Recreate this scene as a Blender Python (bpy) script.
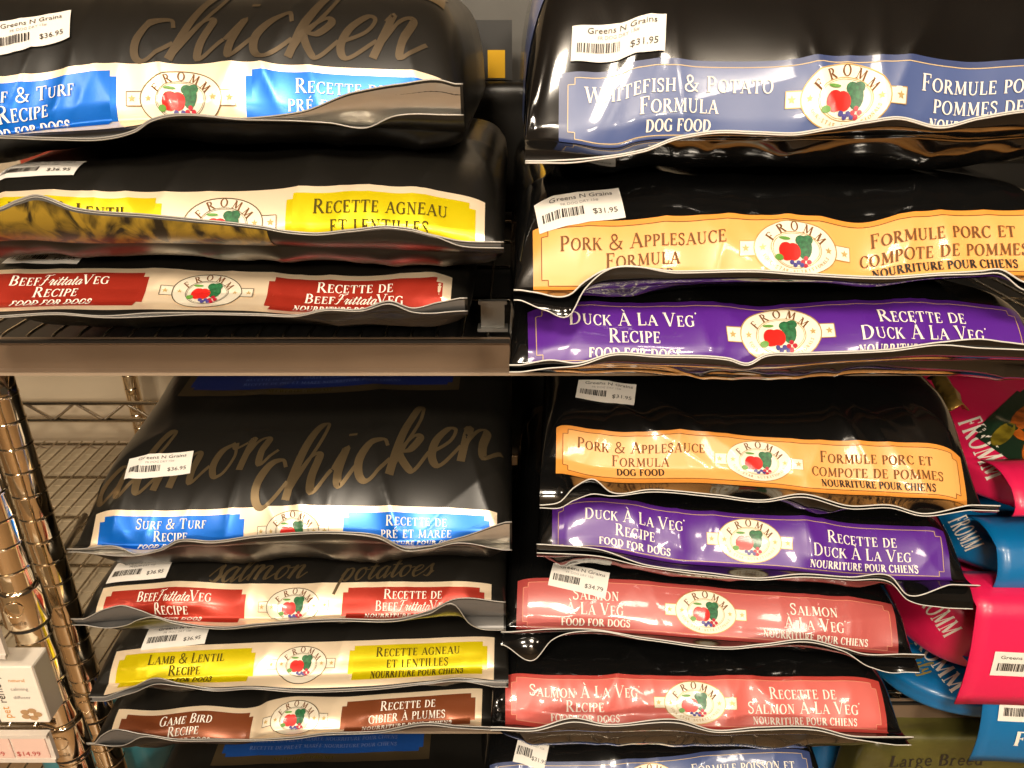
import bpy, math, random
import numpy as np
from mathutils import Vector

for o in list(bpy.data.objects):
    bpy.data.objects.remove(o, do_unlink=True)
SC = bpy.context.scene
COL = SC.collection

# ------------------------------------------------------------------ camera
CZ = 1.45                       # eye height
FPX = 775.0                     # focal length in pixels of a 1024 x 768 frame
TH = math.radians(24.5)         # pitch below the horizon
cam_d = bpy.data.cameras.new('camera')
cam_d.sensor_fit = 'HORIZONTAL'
cam_d.sensor_width = 36.0
cam_d.lens = FPX / 1024.0 * 36.0
cam_d.clip_start = 0.02
cam = bpy.data.objects.new('camera', cam_d)
cam.location = (0, 0, CZ)
cam.rotation_euler = (math.pi / 2 - TH, 0, 0)
COL.objects.link(cam)
SC.camera = cam

# ------------------------------------------------------------------ light
SC.view_settings.view_transform = 'Standard'
SC.view_settings.look = 'None'
SC.view_settings.gamma = 1.0
SC.view_settings.use_curve_mapping = False
SC.view_settings.exposure = 0.0
W = bpy.data.worlds.new('world'); SC.world = W
W.use_nodes = True
W.node_tree.nodes['Background'].inputs[0].default_value = (1.0, 0.80, 0.58, 1)
W.node_tree.nodes['Background'].inputs[1].default_value = 0.05

def area(name, loc, target, sx, sy, power, col=(1, 0.86, 0.68)):
    d = bpy.data.lights.new(name, 'AREA')
    d.shape = 'RECTANGLE'; d.size = sx; d.size_y = sy
    d.energy = power; d.color = col
    o = bpy.data.objects.new(name, d)
    o.location = loc
    o.rotation_euler = (Vector(target) - Vector(loc)).to_track_quat('-Z', 'Y').to_euler()
    COL.objects.link(o)
    return o
area('ceiling_or_fill_lamp', (-0.30, -0.95, 2.62), (-0.2, 0.6, 1.1), 0.32, 0.26, 36)
area('ceiling_or_fill_lamp', (0.70, -1.10, 2.62), (0.4, 0.6, 1.1), 0.32, 0.26, 15)
area('ceiling_or_fill_lamp', (-1.5, -0.6, 2.62), (-0.6, 0.8, 1.0), 0.30, 0.22, 8)
area('ceiling_or_fill_lamp', (-0.50, -2.60, 2.62), (-0.2, 0.6, 1.0), 0.40, 0.30, 42)  # added far lamp, fills the shade around the lower left bags
area('ceiling_or_fill_lamp', (0.80, -2.60, 2.62), (0.4, 0.6, 1.0), 0.40, 0.30, 60)
area('ceiling_or_fill_lamp', (-0.9, -3.0, 2.62), (-0.9, -3.6, 1.0), 0.40, 0.30, 40)  # added light on the front wall, brightens the reflections in the chrome

# ------------------------------------------------------------------ helpers
CT, ST = math.cos(TH), math.sin(TH)
def px(c, r, Y):
    """world point that lies at depth Y behind the pixel (c, r)"""
    a = TH + math.atan((r - 384) / FPX)
    dz = -Y * math.tan(a)
    zc = Y * CT - dz * ST
    return np.array([(c - 512) / FPX * zc, Y, CZ + dz])
def px_at_z(c, r, z):
    a = TH + math.atan((r - 384) / FPX)
    return px(c, r, (CZ - z) / math.tan(a))
def project(P):
    P = np.asarray(P); dz = P[..., 2] - CZ
    zc = P[..., 1] * CT - dz * ST
    yc = P[..., 1] * ST + dz * CT
    return np.stack([512 + FPX * P[..., 0] / zc, 384 - FPX * yc / zc, zc], -1)

MATS = {}
def mat(name, col, rough=0.5, metal=0.0, coat=0.0, coat_r=0.05, bump=0.0, bscale=60.0, spec=0.5,
        var=0.0, vscale=30.0, trans=0.0):
    if name in MATS: return MATS[name]
    m = bpy.data.materials.new(name); m.use_nodes = True
    nt = m.node_tree; b = nt.nodes['Principled BSDF']
    b.inputs['Base Color'].default_value = (*col, 1)
    b.inputs['Roughness'].default_value = rough
    b.inputs['Metallic'].default_value = metal
    b.inputs['Coat Weight'].default_value = coat
    b.inputs['Coat Roughness'].default_value = coat_r
    b.inputs['Specular IOR Level'].default_value = spec
    b.inputs['Transmission Weight'].default_value = trans
    if bump or var:
        tc = nt.nodes.new('ShaderNodeTexCoord')
        n = nt.nodes.new('ShaderNodeTexNoise')
        n.inputs['Scale'].default_value = bscale if bump else vscale
        n.inputs['Detail'].default_value = 4.0
        if bump >= .1:
            n.noise_type = 'RIDGED_MULTIFRACTAL'; n.inputs['Detail'].default_value = 2.0; n.inputs['Distortion'].default_value = .6
        nt.links.new(tc.outputs['Object'], n.inputs['Vector'])
        if bump:
            bp = nt.nodes.new('ShaderNodeBump')
            bp.inputs['Strength'].default_value = bump
            bp.inputs['Distance'].default_value = 0.01
            nt.links.new(n.outputs['Fac'], bp.inputs['Height'])
            nt.links.new(bp.outputs['Normal'], b.inputs['Normal'])
        if var:
            n2 = nt.nodes.new('ShaderNodeTexNoise')
            n2.inputs['Scale'].default_value = vscale
            n2.inputs['Detail'].default_value = 5.0
            nt.links.new(tc.outputs['Object'], n2.inputs['Vector'])
            rp = nt.nodes.new('ShaderNodeValToRGB')
            rp.color_ramp.elements[0].position = 0.3
            rp.color_ramp.elements[1].position = 0.7
            rp.color_ramp.elements[0].color = (*[c * (1 - var) for c in col], 1)
            rp.color_ramp.elements[1].color = (*[min(1, c * (1 + var)) for c in col], 1)
            nt.links.new(n2.outputs['Fac'], rp.inputs['Fac'])
            nt.links.new(rp.outputs['Color'], b.inputs['Base Color'])
    MATS[name] = m
    return m

def mesh_obj(name, verts, faces, material, parent=None, smooth=True):
    me = bpy.data.meshes.new(name)
    me.from_pydata([tuple(map(float, v)) for v in verts], [], [tuple(int(i) for i in f) for f in faces])
    me.update()
    if smooth:
        me.polygons.foreach_set('use_smooth', [True] * len(me.polygons))
    if material: me.materials.append(material)
    o = bpy.data.objects.new(name, me)
    COL.objects.link(o)
    if parent is not None: o.parent = parent
    return o
def empty(name, loc):
    o = bpy.data.objects.new(name, None); o.empty_display_size = 0.02
    o.location = tuple(map(float, loc)); COL.objects.link(o)
    return o
def tag(o, label, cat, group=None):
    o['label'] = label; o['category'] = cat
    if group: o['group'] = group
    return o
def setparent(o, p):
    o.parent = p
    return o

class MB:
    """collects vertices and faces for one mesh, all in world coordinates; origin is subtracted on build"""
    def __init__(s): s.v = []; s.f = []
    def add(s, V, F):
        n = len(s.v); s.v.extend([tuple(map(float, p)) for p in V]); s.f.extend([tuple(int(i) + n for i in f) for f in F])
    def grid(s, V, nu, nv, flip=False):
        F = []
        for i in range(nu - 1):
            for j in range(nv - 1):
                q = (i * nv + j, (i + 1) * nv + j, (i + 1) * nv + j + 1, i * nv + j + 1)
                F.append(q[::-1] if flip else q)
        s.add(V, F)
    def box(s, x0, x1, y0, y1, z0, z1):
        V = [(x0, y0, z0), (x1, y0, z0), (x1, y1, z0), (x0, y1, z0), (x0, y0, z1), (x1, y0, z1), (x1, y1, z1), (x0, y1, z1)]
        s.add(V, [(0, 3, 2, 1), (4, 5, 6, 7), (0, 1, 5, 4), (1, 2, 6, 5), (2, 3, 7, 6), (3, 0, 4, 7)])
    def tube(s, pts, r, n=8):
        pts = [Vector(p) for p in pts]; V = []; F = []
        N = len(pts)
        for i, p in enumerate(pts):
            t = (pts[min(i + 1, N - 1)] - pts[max(i - 1, 0)]).normalized()
            a = t.cross(Vector((0, 0, 1)))
            if a.length < 1e-3: a = t.cross(Vector((0, 1, 0)))
            a.normalize(); b = t.cross(a)
            for k in range(n):
                w = 2 * math.pi * k / n
                V.append(p + a * (r * math.cos(w)) + b * (r * math.sin(w)))
        for i in range(N - 1):
            for k in range(n):
                F.append((i * n + k, i * n + (k + 1) % n, (i + 1) * n + (k + 1) % n, (i + 1) * n + k))
        F.append(tuple(range(n - 1, -1, -1))); F.append(tuple((N - 1) * n + k for k in range(n)))
        s.add(V, F)
    def lathe(s, c, prof, n=28):
        V = []; F = []
        for (r, z) in prof:
            for k in range(n):
                w = 2 * math.pi * k / n
                V.append((c[0] + r * math.cos(w), c[1] + r * math.sin(w), c[2] + z))
        for i in range(len(prof) - 1):
            for k in range(n):
                F.append((i * n + k, i * n + (k + 1) % n, (i + 1) * n + (k + 1) % n, (i + 1) * n + k))
        F.append(tuple(range(n - 1, -1, -1))); F.append(tuple((len(prof) - 1) * n + k for k in range(n)))
        s.add(V, F)
    def build(s, name, material, parent=None, origin=(0, 0, 0), smooth=True):
        V = np.array(s.v) - np.array(origin)
        return mesh_obj(name, V, s.f, material, parent, smooth)

# ------------------------------------------------------------------ lettering (drawn with strokes)
TK, TN = 0.15, 0.055
def Ln(x0, y0, x1, y1, w=TK): return ('p', [(x0, y0), (x1, y1)], w)
def Ar(cx, cy, rx, ry, a0, a1, w=TK): return ('a', (cx, cy, rx, ry, a0, a1), w)
def Sf(x, y, h=0.13): return ('p', [(x - h, y + (0.025 if y < .5 else -0.025)), (x + h, y + (0.025 if y < .5 else -0.025))], 0.05)
GL = {
 'A': (.86, [Ln(.12, 0, .43, 1, TN), Ln(.43, 1, .76, 0), Ln(.22, .34, .62, .34, TN), Sf(.12, 0), Sf(.76, 0)]),
 'B': (.70, [Ln(.17, 0, .17, 1), Ar(.3, .75, .24, .23, 90, -90), Ar(.3, .27, .3, .25, 90, -90), Ln(.1, .975, .32, .975, .05), Ln(.1, .51, .32, .51, .05), Ln(.06, .025, .32, .025, .05)]),
 'C': (.76, [Ar(.44, .5, .34, .5, 45, 315), Ln(.7, .98, .7, .72, TN), Ln(.7, .24, .66, .1, TN)]),
 'D': (.84, [Ln(.17, 0, .17, 1), Ar(.34, .5, .38, .475, 90, -90), Ln(.06, .975, .36, .975, .05), Ln(.06, .025, .36, .025, .05)]),
 'E': (.66, [Ln(.17, 0, .17, 1), Ln(.06, .97, .56, .97, .06), Ln(.17, .52, .45, .52, .05), Ln(.06, .03, .58, .03, .06), Ln(.56, .98, .56, .78, .05), Ln(.59, .02, .59, .24, .05), Ln(.45, .42, .45, .62, .05)]),
 'F': (.62, [Ln(.17, 0, .17, 1), Ln(.06, .97, .56, .97, .06), Ln(.17, .52, .43, .52, .05), Sf(.17, 0), Ln(.56, .98, .56, .76, .05), Ln(.43, .42, .43, .62, .05)]),
 'G': (.84, [Ar(.44, .5, .34, .5, 45, 330), Ln(.7, .98, .7, .74, TN), Ln(.68, .05, .68, .42, TK * .9), Sf(.68, .45, .12)]),
 'H': (.90, [Ln(.18, 0, .18, 1), Ln(.70, 0, .70, 1), Ln(.18, .52, .70, .52, .05), Sf(.18, 0), Sf(.18, 1), Sf(.70, 0), Sf(.70, 1)]),
 'I': (.38, [Ln(.19, 0, .19, 1), Sf(.19, 0, .15), Sf(.19, 1, .15)]),
 'K': (.84, [Ln(.17, 0, .17, 1), Ln(.22, .45, .64, .97, TN), Ln(.34, .6, .70, .02), Sf(.17, 0), Sf(.17, 1), Sf(.64, 1, .11), Sf(.72, 0, .12)]),
 'L': (.64, [Ln(.17, 0, .17, 1), Sf(.17, 1), Ln(.06, .03, .58, .03, .06), Ln(.59, .02, .59, .28, .05)]),
 'M': (1.04, [Ln(.16, 0, .2, 1, TN), Ln(.2, 1, .52, .08), Ln(.52, .08, .84, 1, TN), Ln(.85, 1, .88, 0), Sf(.15, 0), Sf(.88, 0), Ln(.06, .975, .24, .975, .05), Ln(.82, .975, .98, .975, .05)]),
 'N': (.90, [Ln(.18, 0, .18, 1, TN), Ln(.18, 1, .72, .02), Ln(.72, 0, .72, 1, TN), Sf(.17, 0), Sf(.72, 1), Ln(.05, .975, .22, .975, .05)]),
 'O': (.88, [Ar(.44, .5, .34, .49, 0, 360)]),
 'P': (.66, [Ln(.17, 0, .17, 1), Ar(.3, .72, .27, .255, 90, -90), Ln(.06, .975, .32, .975, .05), Ln(.17, .465, .32, .465, .05), Sf(.17, 0)]),
 'R': (.80, [Ln(.17, 0, .17, 1), Ar(.3, .74, .25, .235, 90, -90), Ln(.06, .975, .32, .975, .05), Ln(.17, .505, .32, .505, .05), Ln(.36, .5, .70, .02), Sf(.17, 0), Sf(.72, 0, .1)]),
 'S': (.60, [('c', [(.5, .76), (.46, .92), (.3, .98), (.13, .9), (.11, .72), (.28, .56), (.44, .44), (.49, .25), (.42, .07), (.26, .02), (.12, .1), (.08, .26)], .105), Ln(.5, .98, .5, .74, .05), Ln(.08, .02, .08, .26, .05)]),
 'T': (.78, [Ln(.39, 0, .39, 1), Ln(.06, .97, .72, .97, .06), Sf(.39, 0), Ln(.06, .98, .06, .74, .05), Ln(.72, .98, .72, .74, .05)]),
 'U': (.86, [Ln(.18, 1, .18, .3), Ar(.43, .3, .25, .28, 180, 360, .1), Ln(.68, 1, .68, .3, TN), Sf(.18, 1), Sf(.68, 1)]),
 'V': (.84, [Ln(.1, 1, .43, 0), Ln(.43, 0, .74, 1, TN), Sf(.1, 1), Sf(.74, 1)]),
 'W': (1.16, [Ln(.1, 1, .36, 0), Ln(.36, 0, .6, 1, TN), Ln(.58, 1, .84, 0), Ln(.84, 0, 1.07, 1, TN), Sf(.1, 1), Sf(.6, 1), Sf(1.07, 1)]),
 '&': (.96, [('c', [(.84, .52), (.7, .2), (.5, .04), (.3, .02), (.12, .14), (.14, .36), (.34, .52), (.54, .7), (.52, .92), (.36, .99), (.22, .86), (.3, .6), (.56, .28), (.88, .02)], .1), Ln(.66, .53, .94, .53, .05)]),
 "'": (.16, [Ln(.07, .98, .07, .86, .09)]),
 '.': (.25, [Ln(.1, 0, .1, .13, .14)]), '-': (.4, [Ln(.05, .45, .35, .45, .08)]),
}
def acc(g, dx, d):
    w, st = GL[g]
    return (w, st + [Ln(dx, 1.30, dx + d, 1.10, .07)])
GL['À'] = acc('A', .32, .16); GL['É'] = acc('E', .46, -.16)
# slanted handwriting: x height 1, ascender 2
SGL = {
 'c': (.80, [[(.72, .78), (.58, 1), (.28, .9), (.1, .5), (.2, .1), (.45, 0), (.85, .4)]]),
 'h': (1.05, [[(.1, .0), (.55, 1.2), (.6, 1.95), (.42, 2.0), (.25, 1.3), (.1, 0)], [(.12, .2), (.45, .9), (.68, .9), (.62, .35), (.72, 0), (1.08, .4)]]),
 'i': (.55, [[(.05, .4), (.25, .95), (.2, .3), (.3, 0), (.6, .4)], [(.3, 1.4), (.31, 1.32)]]),
 'k': (.95, [[(.1, 0), (.5, 1.2), (.55, 1.95), (.4, 2.0), (.24, 1.3), (.1, 0)], [(.15, .45), (.5, .95), (.68, .85), (.5, .55), (.25, .5), (.55, .05), (.72, .02), (.98, .4)]]),
 'e': (.75, [[(.05, .35), (.5, .6), (.6, .9), (.4, 1), (.15, .7), (.12, .25), (.35, 0), (.8, .4)]]),
 'n': (1.0, [[(.08, .85), (.18, .98), (.15, .5), (.1, 0)], [(.12, .2), (.4, .9), (.62, .9), (.58, .35), (.68, 0), (1.05, .4)]]),
 's': (.70, [[(.0, .3), (.42, 1.1), (.46, .75), (.56, .35), (.4, 0), (.12, .1)], [(.4, 0), (.75, .4)]]),
 'a': (.95, [[(.68, .85), (.45, 1), (.15, .65), (.12, .2), (.32, 0), (.6, .4), (.7, .95), (.64, .3), (.72, 0), (1.0, .4)]]),
 'l': (.60, [[(.02, .35), (.45, 1.2), (.52, 1.9), (.38, 2), (.2, 1.2), (.16, .3), (.3, 0), (.65, .4)]]),
 'm': (1.5, [[(.08, .85), (.18, .98), (.15, .5), (.1, 0)], [(.12, .2), (.38, .9), (.58, .9), (.55, .4), (.52, 0)], [(.55, .2), (.82, .9), (1.05, .9), (1.02, .35), (1.12, 0), (1.5, .4)]]),
 'o': (.85, [[(.5, 1), (.2, .85), (.1, .4), (.25, .02), (.5, .1), (.65, .55), (.5, 1), (.6, .8), (.9, .85)]]),
 't': (.62, [[(.28, 1.55), (.24, .8), (.2, .2), (.35, 0), (.65, .4)], [(-.05, 1.02), (.55, 1.1)]]),
 'd': (1.0, [[(.66, .85), (.42, 1), (.14, .65), (.12, .2), (.32, 0), (.6, .4), (.8, 1.95), (.66, .5), (.7, .05), (1.02, .4)]]),
 'u': (1.0, [[(.05, .4), (.22, .95), (.15, .35), (.28, 0), (.55, .3), (.7, .95), (.64, .3), (.74, 0), (1.05, .4)]]),
 'r': (.75, [[(.05, .4), (.22, 1.1), (.35, .9), (.55, .95), (.42, .4), (.5, 0), (.8, .4)]]),
 'p': (.95, [[(.05, .4), (.25, .98), (.12, .1), (.02, -.9)], [(.12, .3), (.4, .95), (.68, .85), (.65, .3), (.4, 0), (.2, .15)]]),
 'y': (.95, [[(.05, .5), (.2, .98), (.18, .3), (.35, .05), (.6, .4), (.72, .98), (.6, 0), (.4, -.8), (.1, -.7)]]),
 'v': (.85, [[(.05, .6), (.2, .98), (.22, .4), (.3, 0), (.6, .5), (.62, .98), (.85, .85)]]),
 'F': (1.15, [[(-.05, 1.6), (.1, 1.95), (.5, 1.9), (.9, 1.92), (1.15, 2.1)], [(.5, 1.9), (.42, 1.0), (.36, .3), (.2, .0), (-.1, .08)], [(.1, .95), (.5, 1.0), (.85, 1.08)]]),
}
def catmull(P, k=6):
    P = [np.array(p, float) for p in P]
    if len(P) < 3: return np.array(P)
    Q = [2 * P[0] - P[1]] + P + [2 * P[-1] - P[-2]]
    out = []
    for i in range(1, len(Q) - 2):
        for t in np.linspace(0, 1, k, endpoint=False):
            a, b, c, d = Q[i - 1], Q[i], Q[i + 1], Q[i + 2]
            out.append(.5 * (2 * b + (c - a) * t + (2 * a - 5 * b + 4 * c - d) * t * t + (3 * b - a - 3 * c + d) * t ** 3))
    out.append(P[-1])
    return np.array(out)
def ribbon(pts, w):
    pts = np.asarray(pts, float)
    t = np.gradient(pts, axis=0)
    t /= (np.linalg.norm(t, axis=1, keepdims=True) + 1e-9)
    n = np.stack([-t[:, 1], t[:, 0]], 1)
    w = np.broadcast_to(np.asarray(w, float), (len(pts),))[:, None] / 2
    V = np.concatenate([pts - n * w, pts + n * w]); m = len(pts)
    F = [(i, i + 1, m + i + 1, m + i) for i in range(m - 1)]
    return V, F
def stroke_geo(st, bold=1.0):
    kind, d, w = st
    if kind == 'p':
        (x0, y0), (x1, y1) = d
        n = max(2, int(math.hypot(x1 - x0, y1 - y0) / .18) + 2)
        pts = np.stack([np.linspace(x0, x1, n), np.linspace(y0, y1, n)], 1)
        return ribbon(pts, w * bold)
    if kind == 'a':
        cx, cy, rx, ry, a0, a1 = d
        n = max(7, int(abs(a1 - a0) / 18))
        a = np.radians(np.linspace(a0, a1, n))
        pts = np.stack([cx + rx * np.cos(a), cy + ry * np.sin(a)], 1)
        ww = (TN + (w - TN) * np.abs(np.cos(a)) ** 1.3)
        return ribbon(pts, ww * bold)
    if kind == 'c':
        return ribbon(catmull(d, 4), w * bold)
def serif_text(txt, cap, small=0.78, bold=1.0, track=0.06, sx=1.0):
    """2D geometry of a line: upper case letters at cap height, lower case as small capitals; origin mid baseline"""
    V = []; F = []; x = 0; n = 0
    for ch in txt:
        if ch == ' ': x += .38 * cap * sx; continue
        k = cap if (ch.upper() == ch) else cap * small
        w, sts = GL[ch.upper()]
        for st in sts:
            v, f = stroke_geo(st, bold * (1.0 if k == cap else 1.12))
            V.append(np.stack([v[:, 0] * k * sx + x, v[:, 1] * k], 1)); F += [tuple(i + n for i in q) for q in f]; n += len(v)
        x += (w + track) * k * sx
    V = np.concatenate(V); V[:, 0] -= x / 2
    return V, F, x
def lower_text(txt, cap):
    LC = {'a': (.56, [('c', [(.1, .5), (.25, .62), (.4, .55), (.42, .1), (.52, .02)], .09), ('c', [(.42, .38), (.2, .34), (.08, .18), (.18, .02), (.42, .14)], .08)]),
          'r': (.50, [Ln(.15, 0, .15, .62, .11), ('c', [(.15, .42), (.28, .6), (.42, .56)], .08), Sf(.15, 0, .12), Ln(.05, .60, .17, .60, .05)]),
          'g': (.56, [('c', [(.4, .4), (.3, .6), (.12, .55), (.1, .32), (.25, .22), (.4, .32), (.42, .45)], .08), ('c', [(.2, .22), (.1, .1), (.3, .02), (.48, -.08), (.4, -.26), (.15, -.26), (.06, -.12), (.18, .02)], .07), Ln(.4, .55, .54, .60, .06)]),
          'e': (.54, [('c', [(.1, .34), (.44, .34), (.42, .52), (.28, .62), (.12, .5), (.1, .2), (.26, .02), (.46, .14)], .085)]),
          'd': (.62, [Ln(.44, 0, .44, .98, .11), ('c', [(.44, .5), (.26, .62), (.1, .45), (.1, .18), (.24, .02), (.44, .14)], .085), Ln(.32, .96, .45, .96, .05), Ln(.44, .03, .58, .03, .05)])}
    V = []; F = []; x = 0; n = 0
    for ch in txt:
        if ch == ' ': x += .35 * cap; continue
        w, sts = LC[ch] if ch in LC else GL[ch]
        for st in sts:
            v, f = stroke_geo(st, 1.15)
            V.append(v * cap + np.array([x, 0])); F += [tuple(i + n for i in q) for q in f]; n += len(v)
        x += (w + .05) * cap
    V = np.concatenate(V); V[:, 0] -= x / 2
    return V, F, x
def script_text(txt, xh, wmax=0.2, slant=0.35):
    V = []; F = []; x = 0; n = 0
    for ch in txt:
        if ch == ' ': x += .8 * xh; continue
        w, sts = SGL[ch]
        for st in sts:
            p = catmull(st, 7)
            t = np.gradient(p, axis=0); t /= (np.linalg.norm(t, axis=1, keepdims=True) + 1e-9)
            ww = .09 + (wmax - .09) * np.clip(-t[:, 1] * .9 + .1, 0, 1) ** .8
            p = np.stack([p[:, 0] + p[:, 1] * slant, p[:, 1]], 1)
            v, f = ribbon(p, ww)
            V.append(v * xh + np.array([x, 0])); F += [tuple(i + n for i in q) for q in f]; n += len(v)
        x += w * xh * 1.0
    V = np.concatenate(V); V[:, 0] -= x / 2
    return V, F, x
_fc = {}
def sans_text(txt, h, sx=1.0):
    """2D geometry of a sans serif line, capital height about h, origin mid baseline"""
    if txt not in _fc:
        cu = bpy.data.curves.new('t', 'FONT'); cu.body = txt; cu.resolution_u = 2
        ob = bpy.data.objects.new('t', cu); COL.objects.link(ob)
        dg = bpy.context.evaluated_depsgraph_get()
        me = ob.evaluated_get(dg).to_mesh()
        v = np.array([tuple(p.co) for p in me.vertices])[:, :2]; f = [tuple(p.vertices) for p in me.polygons]
        ob.evaluated_get(dg).to_mesh_clear()
        bpy.data.objects.remove(ob); bpy.data.curves.remove(cu)
        v[:, 0] -= (v[:, 0].min() + v[:, 0].max()) / 2
        _fc[txt] = (v, f)
    v, f = _fc[txt]
    k = h / 0.70
    v = v * k; v = np.stack([v[:, 0] * sx, v[:, 1]], 1)
    return v, f, v[:, 0].max() - v[:, 0].min()
def disc(cx, cy, rx, ry, nr=3, na=28, r0=0.0):
    V = []; F = []
    a = np.linspace(0, 2 * math.pi, na, endpoint=False)
    rr = np.linspace(r0, 1, nr + 1)
    for r in rr:
        r = max(r, 1e-3)
        for q in a: V.append((cx + rx * r * math.cos(q), cy + ry * r * math.sin(q)))
    for i in range(nr):
        for k in range(na):
            F.append((i * na + k, (i + 1) * na + k, (i + 1) * na + (k + 1) % na, i * na + (k + 1) % na))
    return np.array(V), F
def ring(cx, cy, rx, ry, w, na=40):
    a = np.linspace(0, 2 * math.pi, na + 1)
    return ribbon(np.stack([cx + rx * np.cos(a), cy + ry * np.sin(a)], 1), w)
def rect(x0, x1, y0, y1, step=0.004):
    nx = max(2, int((x1 - x0) / step) + 1); ny = max(2, int((y1 - y0) / step) + 1)
    X, Y = np.meshgrid(np.linspace(x0, x1, nx), np.linspace(y0, y1, ny), indexing='ij')
    F = [(i * ny + j, (i + 1) * ny + j, (i + 1) * ny + j + 1, i * ny + j + 1) for i in range(nx - 1) for j in range(ny - 1)]
    return np.stack([X.ravel(), Y.ravel()], 1), F
def star(cx, cy, r):
    V = [(cx, cy)]
    for k in range(10):
        a = math.pi / 2 + k * math.pi / 5; q = r if k % 2 == 0 else r * .42
        V.append((cx + q * math.cos(a), cy + q * math.sin(a)))
    return np.array(V), [(0, 1 + k, 1 + (k + 1) % 10) for k in range(10)]
def merge(parts):
    V = []; F = []; n = 0
    for v, f in parts:
        V.append(np.asarray(v)); F += [tuple(i + n for i in q) for q in f]; n += len(v)
    return np.concatenate(V), F

# ------------------------------------------------------------------ wrinkled film
class Crumple:
    def __init__(s, seed, amp=0.0016, n=7, fx=(18, 55), fs=(8, 30)):
        R = np.random.RandomState(seed)
        s.k = []
        for i in range(n):
            s.k.append((R.uniform(*fx) * R.choice([-1, 1]), R.uniform(*fs) * R.choice([-1, 1]), R.uniform(0, 6.28), R.uniform(.5, 1) * amp, R.uniform(0, 6.28), R.uniform(5, 14)))
        s.tents = [(R.uniform(-.17, .17), R.uniform(.030, .075), R.uniform(.020, .05), amp * R.uniform(.6, 1.3), R.uniform(.008, .016), R.uniform(-.5, .5)) for i in range(9)]
        s.low = [(R.uniform(5, 14), R.uniform(4, 14), R.uniform(0, 6.28), amp * 1.2) for i in range(4)]
    def __call__(s, x, y):
        d = np.zeros_like(x)
        for a, b, p, m, q, wf in s.k:
            ph = a * x + b * y + p + 1.3 * np.sin(wf * x + q) + 0.9 * np.sin(wf * 1.3 * y + 2 * q)
            gate = .5 + .5 * np.sin(wf * .8 * x - wf * 1.1 * y + q)
            d += m * ((1 - np.abs(np.sin(ph * .5))) ** 3 * 1.6 - .4) * gate
        for x0, y0, ly, m, w, sk in s.tents:
            d += m * np.exp(-np.abs(x - x0 - sk * (y - y0)) / w) * np.exp(-((y - y0) / ly) ** 2)
        for a, b, p, m in s.low:
            d += m * np.sin(a * x + p) * np.sin(b * y + 2 * p)
        return d

def interp_smooth(xs, ys):
    xs = np.array(xs, float); ys = np.array(ys, float)
    o = np.argsort(xs); xs = xs[o]; ys = ys[o]
    # monotone-ish cubic (Catmull tangents)
    m = np.gradient(ys, xs) if len(xs) > 2 else np.zeros(len(xs))
    def f(x):
        x = np.clip(np.asarray(x, float), xs[0], xs[-1])
        i = np.clip(np.searchsorted(xs, x) - 1, 0, len(xs) - 2)
        h = xs[i + 1] - xs[i]; t = (x - xs[i]) / h
        return ((2 * t ** 3 - 3 * t ** 2 + 1) * ys[i] + (t ** 3 - 2 * t ** 2 + t) * h * m[i] * .8 +
                (-2 * t ** 3 + 3 * t ** 2) * ys[i + 1] + (t ** 3 - t ** 2) * h * m[i + 1] * .8)
    return f

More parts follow.
